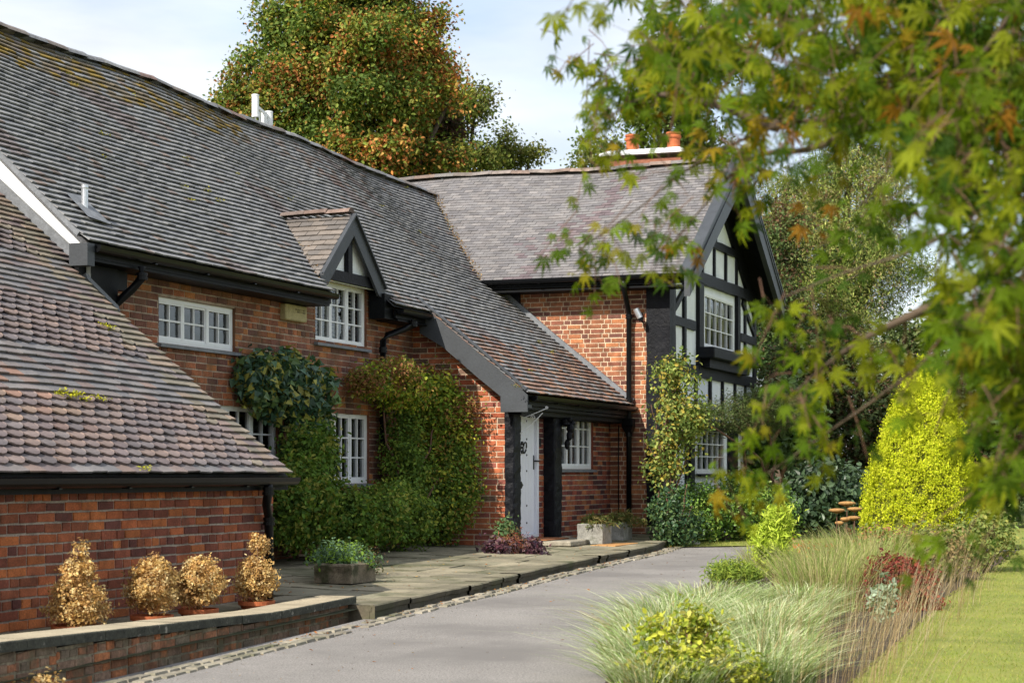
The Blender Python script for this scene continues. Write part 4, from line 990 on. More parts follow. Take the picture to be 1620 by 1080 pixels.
# ------------------------------------------------------------------ climbers and shrubs by the house
IVY = [(.045,.095,.055),(.06,.12,.06),(.035,.075,.045),(.09,.15,.05),(.28,.27,.06),(.05,.11,.065)]
keepw = lambda p: p[1] < 10.11 and (p[0] < 23.36 or p[1] < 8.79)
iv = thing('ivy', 'dark glossy ivy with a round head on the wall above the ground floor windows', 'ivy', (19.6,10.1,1.2))
bush('foliage', iv, [((19.1,9.98,2.28),(.80,.22,.36)),((19.65,9.97,2.25),(.70,.24,.34)),((18.75,9.98,2.30),(.42,.2,.26)),((19.80,9.97,1.80),(.42,.2,.4)),((19.95,9.97,1.45),(.34,.2,.3))], 460, 17, .075, .085, IVY, 'leafshiny', 'ivy', 2, keepw, .6)
limbs('stem', iv, (19.7,10.05,.15), [(19.2,10.0,2.2),(19.9,10.0,2.1),(19.5,9.95,2.5)], .022, 4, 'twig')
SHR = [(.07,.13,.025),(.10,.18,.03),(.05,.10,.02),(.15,.22,.035),(.20,.21,.045),(.09,.15,.03)]
s1 = thing('wall_shrub', 'bushy dark green shrub against the cottage wall between outbuilding and ground floor windows', 'shrub', (19.6,9.6,.2))
bush('foliage', s1, [blob(470,795,20.8,44,72,.4),blob(485,735,21.3,34,60,.3),blob(497,705,21.9,22,46,.2),blob(545,830,21.6,56,52,.4),blob(590,820,22.2,50,42,.35),blob(445,800,20.3,22,60,.3),blob(520,810,21.6,40,50,.35)], 1000, 22, .085, .055, SHR, 'leaf', 'oval', 3, lambda p: keepw(p) and p[2] > .12, .3)
limbs('stem', s1, (19.5,9.6,.12), [(18.9,9.5,.9),(19.9,9.4,1.1),(19.6,9.5,1.3),(20.2,9.7,1.2),(18.4,9.6,.9)], .03, 5, 'twig')
CLM = [(.15,.23,.03),(.20,.30,.035),(.10,.17,.03),(.36,.40,.05),(.32,.20,.06),(.26,.32,.05),(.46,.43,.06),(.14,.22,.05)]
s2 = thing('climbing_shrub', 'large arching climber with yellow and russet tints covering the corner of cottage and porch', 'climber', (22.6,9.5,.2))
s2b = [blob(632,612,24.2,52,36,.3),wblob(690,640,23.12,38,50),wblob(700,700,23.12,50,66),wblob(695,780,23.05,58,66,.26),wblob(722,740,23.14,38,70),blob(645,735,24.2,34,80,.25),blob(640,815,23.6,50,50,.35),blob(590,605,23.5,34,20,.2),blob(610,800,23.0,40,36,.3)]
GRC = [(.10,.17,.03),(.13,.21,.035),(.075,.13,.03),(.17,.24,.04),(.09,.15,.035),(.24,.27,.05)]
bush('lower_foliage', s2, [wblob(695,790,23.0,58,64,.26),wblob(715,755,23.12,42,60),blob(638,735,24.3,34,90,.25),blob(640,815,23.6,50,50,.35),blob(610,800,23.0,40,36,.3)], 900, 24, .085, .05, GRC, 'leaf', 'oval', 8, keepw, .3, cq=.35)
bush('foliage', s2, s2b[:4]+s2b[7:8], 900, 24, .085, .05, CLM, 'leaf', 'oval', 9, keepw, .3, cq=.3)
bush('russet_foliage', s2, [blob(625,592,23.8,52,22,.25),blob(575,605,23.2,28,14,.15),wblob(680,605,23.15,36,22,.15),wblob(735,650,23.15,22,26,.15)], 170, 20, .09, .045, [(.24,.10,.05),(.18,.09,.04),(.26,.17,.05),(.18,.18,.04)], 'leaf', 'oval', 10, keepw)
limbs('stem', s2, at(640,868,24.3), [at(600,610,24.0),at(650,600,24.6),at(700,640,25.0),at(720,720,25.0),at(650,700,24.9),at(690,780,24.9)], .012, 7, 'twig')
limbs('twig', s2, at(615,600,24.0), [at(545,618,23.3),at(548,600,23.3),at(540,632,23.3),at(560,590,23.4),at(552,640,23.3),at(566,612,23.2)], .012, 17, 'twig', .003, .15)
# rose on the corner of the wing
RS = [(.14,.20,.05),(.20,.26,.06),(.30,.33,.09),(.38,.30,.06),(.10,.15,.04)]
rs = thing('climbing_rose', 'leggy climbing rose with pale green and yellow leaves on the black corner post', 'rose', (27.7,7.55,.2))
bush('foliage', rs, [blob(1068,600,28.0,26,42,.3),blob(1075,655,28.0,46,40,.35),blob(1062,700,28.0,38,45,.3),blob(1095,665,28.2,42,24,.3),blob(1052,740,28,26,26,.25)], 340, 14, .09, .065, RS, 'leaf', 'oval', 12, None, .3, fill=.4)
limbs('stem', rs, at(1047,852,27.9), [at(1060,640,28),at(1085,620,28),at(1040,690,28),at(1105,660,28.2),at(1070,575,28)], .02, 9, 'twig', .006, .02)
limbs('twig', rs, at(1050,745,28), [at(1030,640,28),at(1075,600,28),at(1105,650,28),at(1095,690,28),at(1020,700,28),at(1065,560,28),at(1118,655,28)], .012, 19, 'twig', .004, .05)
wis = thing('wisteria_mass', 'clipped feathery green climber bulging out over the lower window of the timbered gable', 'climber', (30.5,7.5,2.0))
bush('foliage', wis, [blob(1165,662,30.5,55,18,.5),blob(1205,650,31,42,30,.6),blob(1225,655,31.4,36,34,.6),blob(1120,652,29.6,40,12,.3),blob(1180,640,30.3,40,20,.4)], 620, 28, .085, .055, [(.10,.14,.05),(.13,.17,.06),(.08,.11,.04),(.13,.11,.06)], 'leaf', 'narrow', 14, None, .4)
limbs('stem', wis, at(1240,850,31.5), [at(1215,665,31),at(1160,665,30.4),at(1110,655,29.4)], .03, 3, 'twig')
HG = [(.08,.16,.03),(.12,.23,.035),(.18,.30,.05),(.06,.12,.025),(.25,.34,.06)]
hd = thing('hedge', 'rounded bright green clipped hedge at the foot of the timbered gable', 'hedge', (29.2,7.1,.18))
bush('foliage', hd, [blob(1105,812,28.6,48,46,.5),blob(1160,802,29.2,58,50,.6),blob(1200,812,29.6,40,44,.6),blob(1072,815,28.2,30,42,.35)], 900, 20, .10, .052, HG, 'leafshiny', 'oval', 15, lambda p: p[1] < 7.82 and p[2] > .16, .2, cq=.3)
limbs('stem', hd, at(1150,858,29.0), [at(1110,800,28.6),at(1160,790,29.2),at(1200,800,29.6)], .03, 3)
hd2 = thing('glossy_shrub', 'dark glossy leaved shrub with upright shoots between brick corner and clipped hedge', 'shrub', (27.6,7.3,.2))
bush('foliage', hd2, [blob(1058,815,27.4,24,46,.25),blob(1075,830,27.4,26,32,.25)], 130, 16, .09, .06, [(.03,.07,.03),(.05,.10,.035),(.08,.13,.04)], 'leafshiny', 'oval', 16, lambda p: p[2] > .16, .3)
limbs('stem', hd2, at(1075,858,27.4), [at(1087,765,27.2),at(1052,775,27.4),at(1095,800,27.2)], .012, 3, 'twig', .006, .0)

# ------------------------------------------------------------------ pots and troughs
def trough(name, label, x0, x1, y0, y1, z0, z1, cols, plant, seed, h=.12, tpl='oval', size=.03, m='stone', rot=0, group=None, spread=1.0, nc=90):
    t = thing(name, label, 'planter', ((x0+x1)/2,(y0+y1)/2,z0), group=group); mb = MB(); w_ = .045; r_ = random.Random(seed)
    A = [(x0,y0),(x1,y0),(x1,y1),(x0,y1)]; B = [(x0+w_,y0+w_),(x1-w_,y0+w_),(x1-w_,y1-w_),(x0+w_,y1-w_)]
    n = 4; seq = []
    def ring(pts, z, j): 
        out = []
        for i in range(4):
            a, b = pts[i], pts[(i+1)%4]
            for k in range(n): f = k/n; out.append((a[0]+(b[0]-a[0])*f+r_.uniform(-j,j), a[1]+(b[1]-a[1])*f+r_.uniform(-j,j), z+r_.uniform(-j,j)))
        return out
    rs_ = [ring(A,z0,0.003),ring([(a+(.01 if i in(0,3) else -.01),b) for i,(a,b) in enumerate(A)],z0+(z1-z0)*.5,.008),ring(A,z1-.015,.008),ring([(a+(.012 if i in(0,3) else -.012),b+(.012 if i<2 else -.012)) for i,(a,b) in enumerate(A)],z1,.005),ring(B,z1,.004),ring(B,z1-.04,.004)]
    vs = [p for q in rs_ for p in q]; N4 = 4*n
    fs = [(k*N4+i,k*N4+(i+1)%N4,(k+1)*N4+(i+1)%N4,(k+1)*N4+i) for k in range(5) for i in range(N4)] + [tuple(range(5*N4,6*N4))]
    mb.raw(vs, fs); mb.build('trough', M[m], t)
    if plant: bush('foliage', t, plant, nc, 14, .05, size, cols, 'leaf', tpl, seed+40, lambda p: p[2] > z1-.06, .1, fill=.3)
    return t
zt = patio_z(16.9,8.1)
trough('stone_trough', 'long weathered stone trough with low grey green plants on the flagstones', 16.48,17.05,7.80,8.2,zt,zt+.19,[(.10,.17,.09),(.14,.22,.12),(.16,.26,.04),(.08,.14,.08)],
       [((16.75,8.1,zt+.24),(.34,.2,.09)),((17.2,8.25,zt+.26),(.34,.22,.12)),((16.9,7.85,zt+.2),(.15,.08,.04))],1,nc=150,size=.038,m='trough')
pl = thing('brown_spurge', 'low mounded plant with brown lower leaves just behind the stone trough', 'plant', (17.7,8.3,.15))
bush('foliage', pl, [((17.75,8.3,.30),(.28,.22,.16))], 60, 16, .05, .03, [(.16,.09,.05),(.10,.09,.04),(.13,.16,.08),(.09,.13,.06)], 'leaf', 'oval', 61)
p1 = at(945,866,26.2); p2 = at(978,860,27.4)
LT = [(.14,.17,.05),(.20,.16,.06),(.10,.13,.04),(.24,.20,.08)]
mbm = M['concrete'] = mat('pale_concrete', (.25,.245,.22), rough=.9, vary=.3, vs=8, fine=.2, fs=60, bump=.5, bs=40, stain=(.12,.12,.09), stscale=7, stpos=(.55,.68))
zp = patio_z(p1.x, p1.y)
trough('stone_planter', 'pale square stone planter with scruffy grasses beside the porch step', p1.x-.2,p1.x+.22,p1.y-.14,p1.y+.24,zp,zp+.28,LT,[((p1.x,p1.y,zp+.30),(.22,.2,.07))],2,m='concrete',tpl='narrow',size=.09,group='stone planters by the downpipe',nc=40)
trough('stone_planter', 'pale square stone planter next to the downpipe, behind the first one', p2.x-.2,p2.x+.24,p2.y-.14,p2.y+.20,zp,zp+.27,LT,[((p2.x,p2.y-.02,zp+.30),(.24,.2,.07)),((p2.x+.1,p2.y-.3,zp+.16),(.12,.1,.14))],3,m='concrete',tpl='narrow',size=.09,group='stone planters by the downpipe',nc=50)
# doorstep, mat, board
st = thing('doorstep', 'worn stone slab step with a dark riser in front of the porch door', 'step', (24.6,8.3,.18))
mb = MB(); mb.cbox((23.95,8.06,.255),(25.55,8.60,.325),.012); mb.build('slab', M['flagstep'] if 'flagstep' in M else M['stone'], st)
mb = MB(); mb.cbox((24.02,8.12,.12),(25.45,8.60,.254),.008); mb.build('riser', mat('dark_stone',(.06,.065,.07),rough=.8), st)
mb = MB(); mb.cbox((23.84,8.58,.12),(25.5,8.80,.34),.01); mb.build('threshold', M['stone'], st)
mt = tag((lambda: (mb := MB(), mb.cbox((23.95,8.40,.327),(24.9,8.74,.345),.006), mb.build('doormat', mat('coir',(.30,.12,.05),rough=1,vary=.3,bump=.8), None, origin=(24.4,8.5,.327)))[2])(), 'brown coir mat lying on the step right before the white door', 'doormat')
mb = MB(); q = Vector((24.9,7.72,0)); 
for i in range(3): mb.cbox((24.35,7.55+i*.125,.225+0*i),(25.45,7.665+i*.125,.262),.006)
tag(mb.build('wooden_board', M['wood'], None, origin=(24.9,7.7,.225)), 'orange brown wooden board lying on the flagstones below the step', 'board')
# heuchera and small shrub by the door post
hp = thing('purple_plant', 'low purple leaved plant with a reddish centre on the paving beside the door post', 'plant', (22.6,8.2,.17))
bush('foliage', hp, [blob(790,868,23.6,26,14,.2),blob(838,868,23.7,24,14,.2)], 90, 13, .06, .055, [(.05,.02,.035),(.08,.03,.045),(.10,.05,.06),(.035,.018,.03),(.14,.08,.08)], 'leafshiny', 'ivy', 71, lambda p: p[2] > .17, .1)
bush('centre_leaves', hp, [blob(814,858,23.6,18,20,.15)], 40, 12, .05, .05, [(.30,.12,.06),(.26,.15,.09),(.33,.08,.06)], 'dry', 'narrow', 72)
hs = thing('young_shrub', 'small upright pale green shrub in front of the brick and the black door post', 'shrub', (22.9,8.35,.17))
bush('foliage', hs, [blob(800,838,23.9,16,17,.14)], 40, 9, .05, .05, [(.10,.18,.07),(.14,.22,.10),(.16,.15,.06)], 'leaf', 'oval', 73); limbs('stem', hs, at(803,868,23.9), [at(795,830,23.9),at(808,822,23.9)], .008, 2, 'twig', .003, 0)

# ------------------------------------------------------------------ low front wall and dead potted shrubs
gw = thing('garden_wall', 'low curved brick retaining wall with dark stone coping along the drive', 'wall', (11,6.4,0))
def wl_y(x): return 6.85 - .02*0 + (x-14.4)*.112 - .0035*(x-14.4)**2*0
mb = MB(); XS = [5.0+i*.47 for i in range(21)]
def cz_(x): return .20 + (.055*max(0,(12.6-x))*.6 if x < 12.6 else 0)
XS = [14.42 - i*.47 for i in range(20)][::-1]
for a, b in zip(XS, XS[1:]):
    d = Vector((b-a, wl_y(b)-wl_y(a), 0)); L = d.length; d.normalize(); n_ = Vector((d.y,-d.x,0))
    top_ = min(cz_(a), cz_(b)) - .062
    brickwork(mb, (a,wl_y(a),0), d, n_, L, -.03 if a > 9 else -.05, top_, [], 'garden', [(.26,.115,.06),(.19,.11,.07),(.34,.13,.055),(.17,.13,.09),(.22,.14,.095)], (.22,.19,.13), seed=int(a*10), proud=.006, jit=.006, course=.062)
    mb.poly([(a,wl_y(a),top_-.01),(b,wl_y(b),top_-.01),(b,wl_y(b)+.24,top_-.01),(a,wl_y(a)+.24,top_-.01)],(.1,.1,.1)); mb.poly([(b,wl_y(b)+.24,-.05),(a,wl_y(a)+.24,-.05),(a,wl_y(a)+.24,top_),(b,wl_y(b)+.24,top_)],(.15,.1,.08))
x_ = 14.42; mb.poly([(x_+.003,wl_y(x_),-.03),(x_+.003,wl_y(x_)+.24,-.03),(x_+.003,wl_y(x_)+.24,.14),(x_+.003,wl_y(x_),.14)],(.14,.11,.08))
mb.build('brick_body', M['brick_mossy'], gw)
mbt, mbe = MB(), MB(); r = random.Random(4); x_ = 14.50
while x_ > 5.2:
    L = r.uniform(.75,1.15); a, b = x_-L, x_; e = r.uniform(-.004,.004); g0 = .004
    n = 4
    for i in range(n):
        u, v = a+g0+(b-a-2*g0)*i/n, a+g0+(b-a-2*g0)*(i+1)/n
        ya, yb = wl_y(u)-.045+e, wl_y(v)-.045+e; za, zb = cz_(u)+e*.5, cz_(v)+e*.5
        mbt.poly([(u,ya+.008,za),(v,yb+.008,zb),(v,yb+.33,zb),(u,ya+.33,za)])
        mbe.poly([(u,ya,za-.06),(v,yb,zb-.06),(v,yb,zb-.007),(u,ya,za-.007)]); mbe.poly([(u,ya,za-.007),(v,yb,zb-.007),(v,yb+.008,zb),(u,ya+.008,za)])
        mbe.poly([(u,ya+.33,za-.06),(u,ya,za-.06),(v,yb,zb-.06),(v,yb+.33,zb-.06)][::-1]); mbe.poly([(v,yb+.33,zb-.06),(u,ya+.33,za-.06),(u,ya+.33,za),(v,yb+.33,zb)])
    ya, yb = wl_y(a+g0)-.045+e, wl_y(b-g0)-.045+e
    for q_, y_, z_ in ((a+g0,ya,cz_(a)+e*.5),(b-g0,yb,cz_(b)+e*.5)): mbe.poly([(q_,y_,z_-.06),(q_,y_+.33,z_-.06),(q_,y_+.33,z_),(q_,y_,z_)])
    x_ = a
cp = mbt.build('coping', M['coping'], gw); mbe.build('coping_edge', M['coping_edge'], cp)
DRYC = [(.56,.38,.14),(.62,.46,.20),(.52,.33,.12),(.46,.28,.11),(.66,.53,.28),(.40,.25,.11)]
def dead(px, D, top, w_, kind, label, seed):
    p = at(px, 990, D); zb = patio_z(p.x,p.y); t = thing('potted_shrub', label, 'potted plant', (p.x,p.y,zb), group='dead shrubs in terracotta pots along the low wall')
    zr_ = .205; mb = MB(); k = w_*.75; mb.lathe((p.x,p.y,zb), [(k*.72,0),(k*.92,zr_-zb-.035),(k*1.0,zr_-zb-.034),(k*1.02,zr_-zb),(k*.92,zr_-zb),(k*.9,zr_-zb-.03),(0,zr_-zb-.03)], 24); mb.build('pot', M['terracotta'], t, smooth=False)
    z0 = zr_; Hh = top - z0; c = Vector((p.x,p.y,0))
    if kind == 'cone': bl = [((p.x,p.y,z0+Hh*.16),(w_,w_*.9,Hh*.2)),((p.x+.01,p.y,z0+Hh*.36),(w_*.78,w_*.78,Hh*.2)),((p.x,p.y,z0+Hh*.58),(w_*.52,w_*.52,Hh*.2)),((p.x+.03,p.y,z0+Hh*.85),(w_*.22,w_*.22,Hh*.17))]
    elif kind == 'ball': bl = [((p.x,p.y,z0+Hh*.45),(w_,w_*.95,Hh*.45)),((p.x+.04,p.y,z0+Hh*.7),(w_*.6,w_*.6,Hh*.33))]
    else: bl = [((p.x,p.y,z0+Hh*.28),(w_,w_*.9,Hh*.30)),((p.x-.02,p.y,z0+Hh*.48),(w_*.6,w_*.6,Hh*.2)),((p.x+.05,p.y,z0+Hh*.84),(w_*.36,w_*.36,Hh*.16))]
    bush('foliage', t, bl, 420, 17, .020, .023, DRYC, 'dry', 'oval', seed, lambda q: q[2] > z0-.05, -.6, fill=.3, rmin=.62, cq=.3)
    limbs('stem', t, (p.x,p.y,z0-.02), [(b_[0][0]+random.Random(i).uniform(-.1,.1)*w_*4,b_[0][1],b_[0][2]+.03) for i, b_ in enumerate(bl*3)], .009, seed, 'twig', .003, .0)
dead(122, 12.85, .79, .235, 'cone', 'tallest dead conical shrub, broad at the base, in its own terracotta pot', 81)
dead(240, 13.75, .63, .21, 'ball', 'round dead golden brown shrub in a pot, standing next to the tall dead cone', 82)
dead(314, 14.4, .60, .205, 'ball', 'round dead shrub, paler on top, between its round twin and the one with a tuft', 83)
dead(406, 15.3, .74, .20, 'pear', 'dead shrub with a separate tuft on top, beside the outbuilding downpipe', 84)
dt = thing('dry_weed', 'bit of dried brown weed growing at the foot of the low coped wall', 'weed', (8.6,5.9,0))
bush('foliage', dt, [((8.75,6.05,.05),(.16,.12,.09))], 30, 12, .03, .03, DRYC, 'dry', 'oval', 85, lambda q: q[2] > 0)

limbs('stem', dt, (8.75,6.05,0), [(8.7,6.0,.1),(8.85,6.05,.1)], .004, 2, 'twig', .002)
# fallen leaves along the kerb
g_ = np.random.default_rng(5); n = 260; X = g_.uniform(12,27,n); Y = np.array([kerb_y(x) for x in X]) - .14 - np.abs(g_.normal(0,.10,n)); 
P = np.stack([X,Y,np.array([gz(x) for x in X])+.022],1); n2 = 150; X2 = g_.uniform(15,26,n2); Y2 = g_.uniform(7.2,8.6,n2)
P = np.concatenate([P, np.stack([X2,Y2,np.array([patio_z(a,b) for a,b in zip(X2,Y2)])+.008],1)]); n3=60; X3=g_.uniform(10,27,n3); Y3=g_.uniform(4.5,6.8,n3); P=np.concatenate([P,np.stack([X3,Y3,np.array([gz(x) for x in X3])+.008],1)])
nr = np.tile([0,0,1.],(len(P),1)) + g_.normal(0,.25,(len(P),3))
stuff(leaves('fallen_leaves', P, nr, g_.uniform(.015,.04,len(P)), np.array([(.40,.16,.05),(.35,.25,.10),(.22,.12,.06),(.45,.3,.12)])[g_.integers(0,4,len(P))], 'oval', M['dry'], None, rng=g_))

g_ = np.random.default_rng(15); n = 2600; X = 8+g_.random(n)*19; e_ = np.abs(g_.normal(0,1,n))*np.where(g_.random(n)<.6,.10,1.3)
Y = np.array([kerb_y(x) for x in X]) - .24 - e_; Z = np.array([gz(x) for x in X])+.006
stuff(leaves('grit', np.stack([X,Y,Z],1), np.tile([0,0,1.],(n,1))+g_.normal(0,.4,(n,3)), g_.uniform(.005,.016,n), np.array([(.34,.30,.24),(.20,.17,.13),(.12,.10,.08),(.28,.2,.12)])[g_.integers(0,4,n)], 'oval', M['dry'], None, rng=g_))
# ------------------------------------------------------------------ border plants
def gtuft(name, label, cat, x, y, n, h, w_, lean, cols, sp, seed, group=None, droop=.35, m='blade', extra=None, dirs=None):
    g_ = np.random.default_rng(seed)
    a = g_.uniform(0,2*np.pi,n); r_ = np.sqrt(g_.random(n))*sp; B = np.stack([x+np.cos(a)*r_, y+np.sin(a)*r_, np.full(n, gz(x))],1)
    d = np.stack([np.cos(a),np.sin(a),np.zeros(n)],1) + g_.normal(0,.5,(n,3))*np.array([1,1,0])
    if dirs is not None: d = d*.4 + np.array(dirs)
    cc = np.array(cols)[g_.integers(0,len(cols),n)]*g_.uniform(.75,1.25,(n,1))
    o = blades(name, None, B, h, w_, lean, cc, m, g_, droop=droop, dirs=d, origin=(x,y,gz(x)))
    return tag(o, label, cat, group)
VAR = [(.40,.48,.24),(.54,.60,.36),(.26,.36,.12),(.66,.68,.46),(.32,.42,.17),(.17,.27,.06),(.42,.36,.18)]
spots = [(9.9,2.75,'paler feathery clump spilling well over the drive'),(10.9,3.1,'clump just behind the golden shrub'),(11.9,3.35,'clump at the drive edge, second from the front'),(12.9,3.55,'tall clump at the drive edge beside the tarmac'),
         (11.3,2.55,'clump between golden shrub and lawn'),(12.4,2.8,'widest clump in the middle of the bed'),(13.6,3.05,'clump below the dark red shrub'),(14.6,3.75,'clump further back along the drive'),(15.3,3.2,'rearmost pale clump before the green grasses'),(10.5,2.4,'front clump next to the lawn edge')]
for i, (x, y, lb) in enumerate(spots):
    gtuft('variegated_grass', 'white striped ornamental grass, '+lb, 'ornamental grass', x, y, 1300, (.44,.50,.56,.60,.46,.58,.50,.56,.48,.42)[i], .008, .85, VAR, .30, 200+i, group='white striped ornamental grasses in the drive border', droop=.45)
GRN = [(.24,.32,.08),(.32,.38,.11),(.18,.26,.06),(.42,.42,.18),(.40,.34,.16),(.46,.40,.22)]
for i, (x, y, h, lb) in enumerate([(16.6,3.15,.60,'in front of the dark red shrub'),(17.9,3.45,.60,'between dark red shrub and drive'),(18.9,3.2,.72,'behind the dark red shrub'),(20.4,3.8,.55,'in front of the flat topped yellow flowers'),(21.2,3.4,.6,'at the foot of the golden conifer'),(20.9,4.5,.4,'beside the upright yellow shrub')]):
    gtuft('green_grass_clump', 'green upright grassy perennial '+lb, 'perennial', x, y, 1100, h, .008, .5, GRN, .42, 240+i, group='green grassy perennials in the border', droop=.25)
TAN = [(.36,.26,.14),(.44,.34,.20),(.28,.19,.10),(.50,.42,.28),(.30,.24,.10)]
for i, (x, y, h, n, lb) in enumerate([(10.6,2.05,.80,260,'at the very front by the lawn'),(11.6,2.15,.85,300,'second along the lawn edge'),(12.8,2.15,.9,330,'leaning over the lawn, middle of the row'),(14.2,2.2,.9,330,'between dark red shrub and lawn'),(15.6,2.25,.85,330,'behind the middle of the row'),(17.3,2.3,.85,330,'in front of the golden conifer'),(19.2,2.35,.8,330,'at the far end of the lawn edge'),(9.2,1.55,.95,160,'reduced to loose stems over the lawn')]):
    gtuft('feather_grass', 'tall wispy straw coloured grass '+lb, 'ornamental grass', x, y, int(n*.32), h*.82, .0028, .55, TAN, .40, 260+i, group='wispy straw coloured grasses along the lawn', droop=.15, dirs=(.25,-.55,0))
# golden shrub in the foreground
GO = [(.34,.37,.04),(.44,.45,.06),(.26,.31,.04),(.18,.25,.03),(.50,.48,.12),(.30,.28,.06)]
cb_ = thing('golden_shrub', 'golden leaved shrub with whorled shoots among the front pale grasses at the drive edge', 'shrub', (9.9,2.95,0))
b_ = [blob(1040,1010,10.3,22,34,.10),blob(1092,985,10.4,18,32,.10),blob(1125,1010,10.4,16,28,.1),blob(1090,1050,10.2,75,34,.25),blob(1150,1060,10.2,50,30,.2),blob(1030,1065,10.2,40,34,.2)]
bush('foliage', cb_, b_, 260, 14, .038, .036, GO, 'leaf', 'oval', 301, lambda p: p[2] > .0, -.3, fill=.35)
limbs('stem', cb_, at(1090,1100,10.3), [at(1045,985,10.3),at(1090,960,10.4),at(1120,1000,10.3),at(1020,1030,10.2),at(1160,1030,10.2)], .010, 3, 'twig', .004, 0)
ys = thing('yellow_conifer_shrub', 'upright feathery yellow green young shrub at the far end of the drive border', 'shrub', (19.6,4.75,.07))
bush('foliage', ys, [blob(1232,828,18.6,15,26,.12),blob(1222,866,18.6,26,30,.16),blob(1208,850,18.6,13,16,.1)], 200, 18, .045, .075, [(.42,.52,.06),(.34,.44,.05),(.52,.60,.10)], 'leaf', 'narrow', 302, None, -.8)
limbs('stem', ys, at(1225,935,18.6), [at(1232,812,18.6),at(1215,850,18.6)], .012, 2, 'twig')
yf_ = thing('spreading_yellow_shrub', 'low spreading yellow green shrub leaning over the tarmac edge', 'shrub', (17.0,4.3,.04))
bush('foliage', yf_, [blob(1155,905,17.0,28,18,.18),blob(1182,912,17.0,18,14,.14),blob(1136,908,17.0,14,12,.12)], 130, 16, .045, .055, [(.22,.30,.05),(.30,.36,.06),(.16,.24,.04)], 'leaf', 'narrow', 303, lambda p: p[2] > .05, -.3)
rd_ = thing('red_shrub', 'dark crimson leaved shrub between pale grasses and the lawn', 'shrub', (16.0,2.9,.03))
bush('foliage', rd_, [blob(1418,915,16.6,36,34,.3),blob(1400,945,16.4,26,40,.25),blob(1438,950,16.5,22,40,.25)], 360, 18, .05, .042, [(.16,.025,.025),(.22,.04,.035),(.10,.02,.02),(.26,.07,.045)], 'leaf', 'oval', 304, lambda p: p[2] > .0)
limbs('stem', rd_, at(1420,1020,16.5), [at(1400,910,16.5),at(1440,915,16.5),at(1418,890,16.6)], .012, 3, 'twig')
sv = thing('silver_plant', 'small silvery leaved plant in front of the dark red shrub', 'plant', (14.6,2.7,0))
bush('foliage', sv, [blob(1398,945,14.8,10,34,.07)], 30, 12, .03, .05, [(.32,.40,.30),(.25,.33,.22)], 'leaf', 'oval', 305, None, -.5)
# crocosmia-like red flowers and brown stalks behind the pale grasses
rf = thing('red_flower_clump', 'clump of small faded red and orange flowers on thin stalks near the yarrow', 'flowers', (20.3,4.5,.08))
g_ = np.random.default_rng(306); n = 260; X = g_.uniform(1235,1330,n); pts = [at(x_, 905, g_.uniform(19.6,21.2)) for x_ in X]; B = np.array([(p.x,p.y,.08) for p in pts])
blades('stem', rf, B, .42, .006, .25, np.array(TAN)[g_.integers(0,5,n)], 'blade', g_)
T = B[:150] + np.array([0,0,.40])*g_.uniform(.7,1.05,(150,1)); stuff(leaves('flower_head', T, g_.normal(0,1,(150,3)), g_.uniform(.03,.06,150), np.array([(.42,.08,.03),(.48,.16,.04),(.36,.2,.08)])[g_.integers(0,3,150)], 'oval', M['leaf'], rf, rng=g_))
ac = thing('yarrow', 'group of flat topped rusty yellow yarrow heads on tall stalks beside the golden conifer', 'flowers', (21.5,4.25,.1))
for i, (px, py, w_) in enumerate(((1340,797,14),(1324,808,13),(1352,806,12),(1337,822,8),(1350,820,11),(1328,828,7))):
    D = 20.5 + (i%3)*.4; c = at(px, py, D); mb = MB(); q = w_*D/F
    mb.tube([(c.x+.02*(i-2),c.y,.1),(c.x,c.y,c.z-.02)], [.007,.005], 6); mb.build('stalk', M['twig'], ac)
    mb = MB(); r_ = random.Random(i); mb.lathe((c.x,c.y,c.z), [(0,-.03),(q*.5,-.015),(q*.95,.0),(q,.012),(q*.8,.024),(q*.4,.03),(0,.032)], 14); mb.build('flower_head', mat('yarrow_head',(.36,.20,.07),rough=.95,vary=.35,vs=40,bump=1,bs=120) if 'yh' not in M else M['yh'], ac)
# shrubs and flowers right of the golden conifer
for i, (px, py, D, rx, ry, cols, lb) in enumerate(((1560,850,21.5,46,44,[(.16,.22,.06),(.22,.27,.08),(.26,.26,.07)],'pale green leafy shrub standing apart at the lawn end of the border'),(1480,870,20,46,36,[(.18,.20,.06),(.13,.17,.05),(.30,.22,.10)],'olive green perennial mass beside the foot of the golden conifer'),(1400,868,20.5,50,30,[(.15,.20,.05),(.22,.26,.08),(.33,.16,.08)],'yellow green perennials directly in front of the golden conifer'))):
    t = thing('border_shrub', lb, 'shrub', tuple(at(px, 915, D)), None); bush('foliage', t, [blob(px,py,D,rx,ry,.35),blob(px-15,py+18,D,rx,ry*.8,.35)], 200, 16, .08, .05, cols, 'leaf', 'oval', 320+i, lambda p: p[2] > .03, -.2, fill=.4); b0 = at(px, 915, D); limbs('stem', t, (b0.x,b0.y,.03), [at(px-20,py-10,D),at(px+15,py-14,D),at(px,py,D)], .008, i, 'twig', .003, 0)
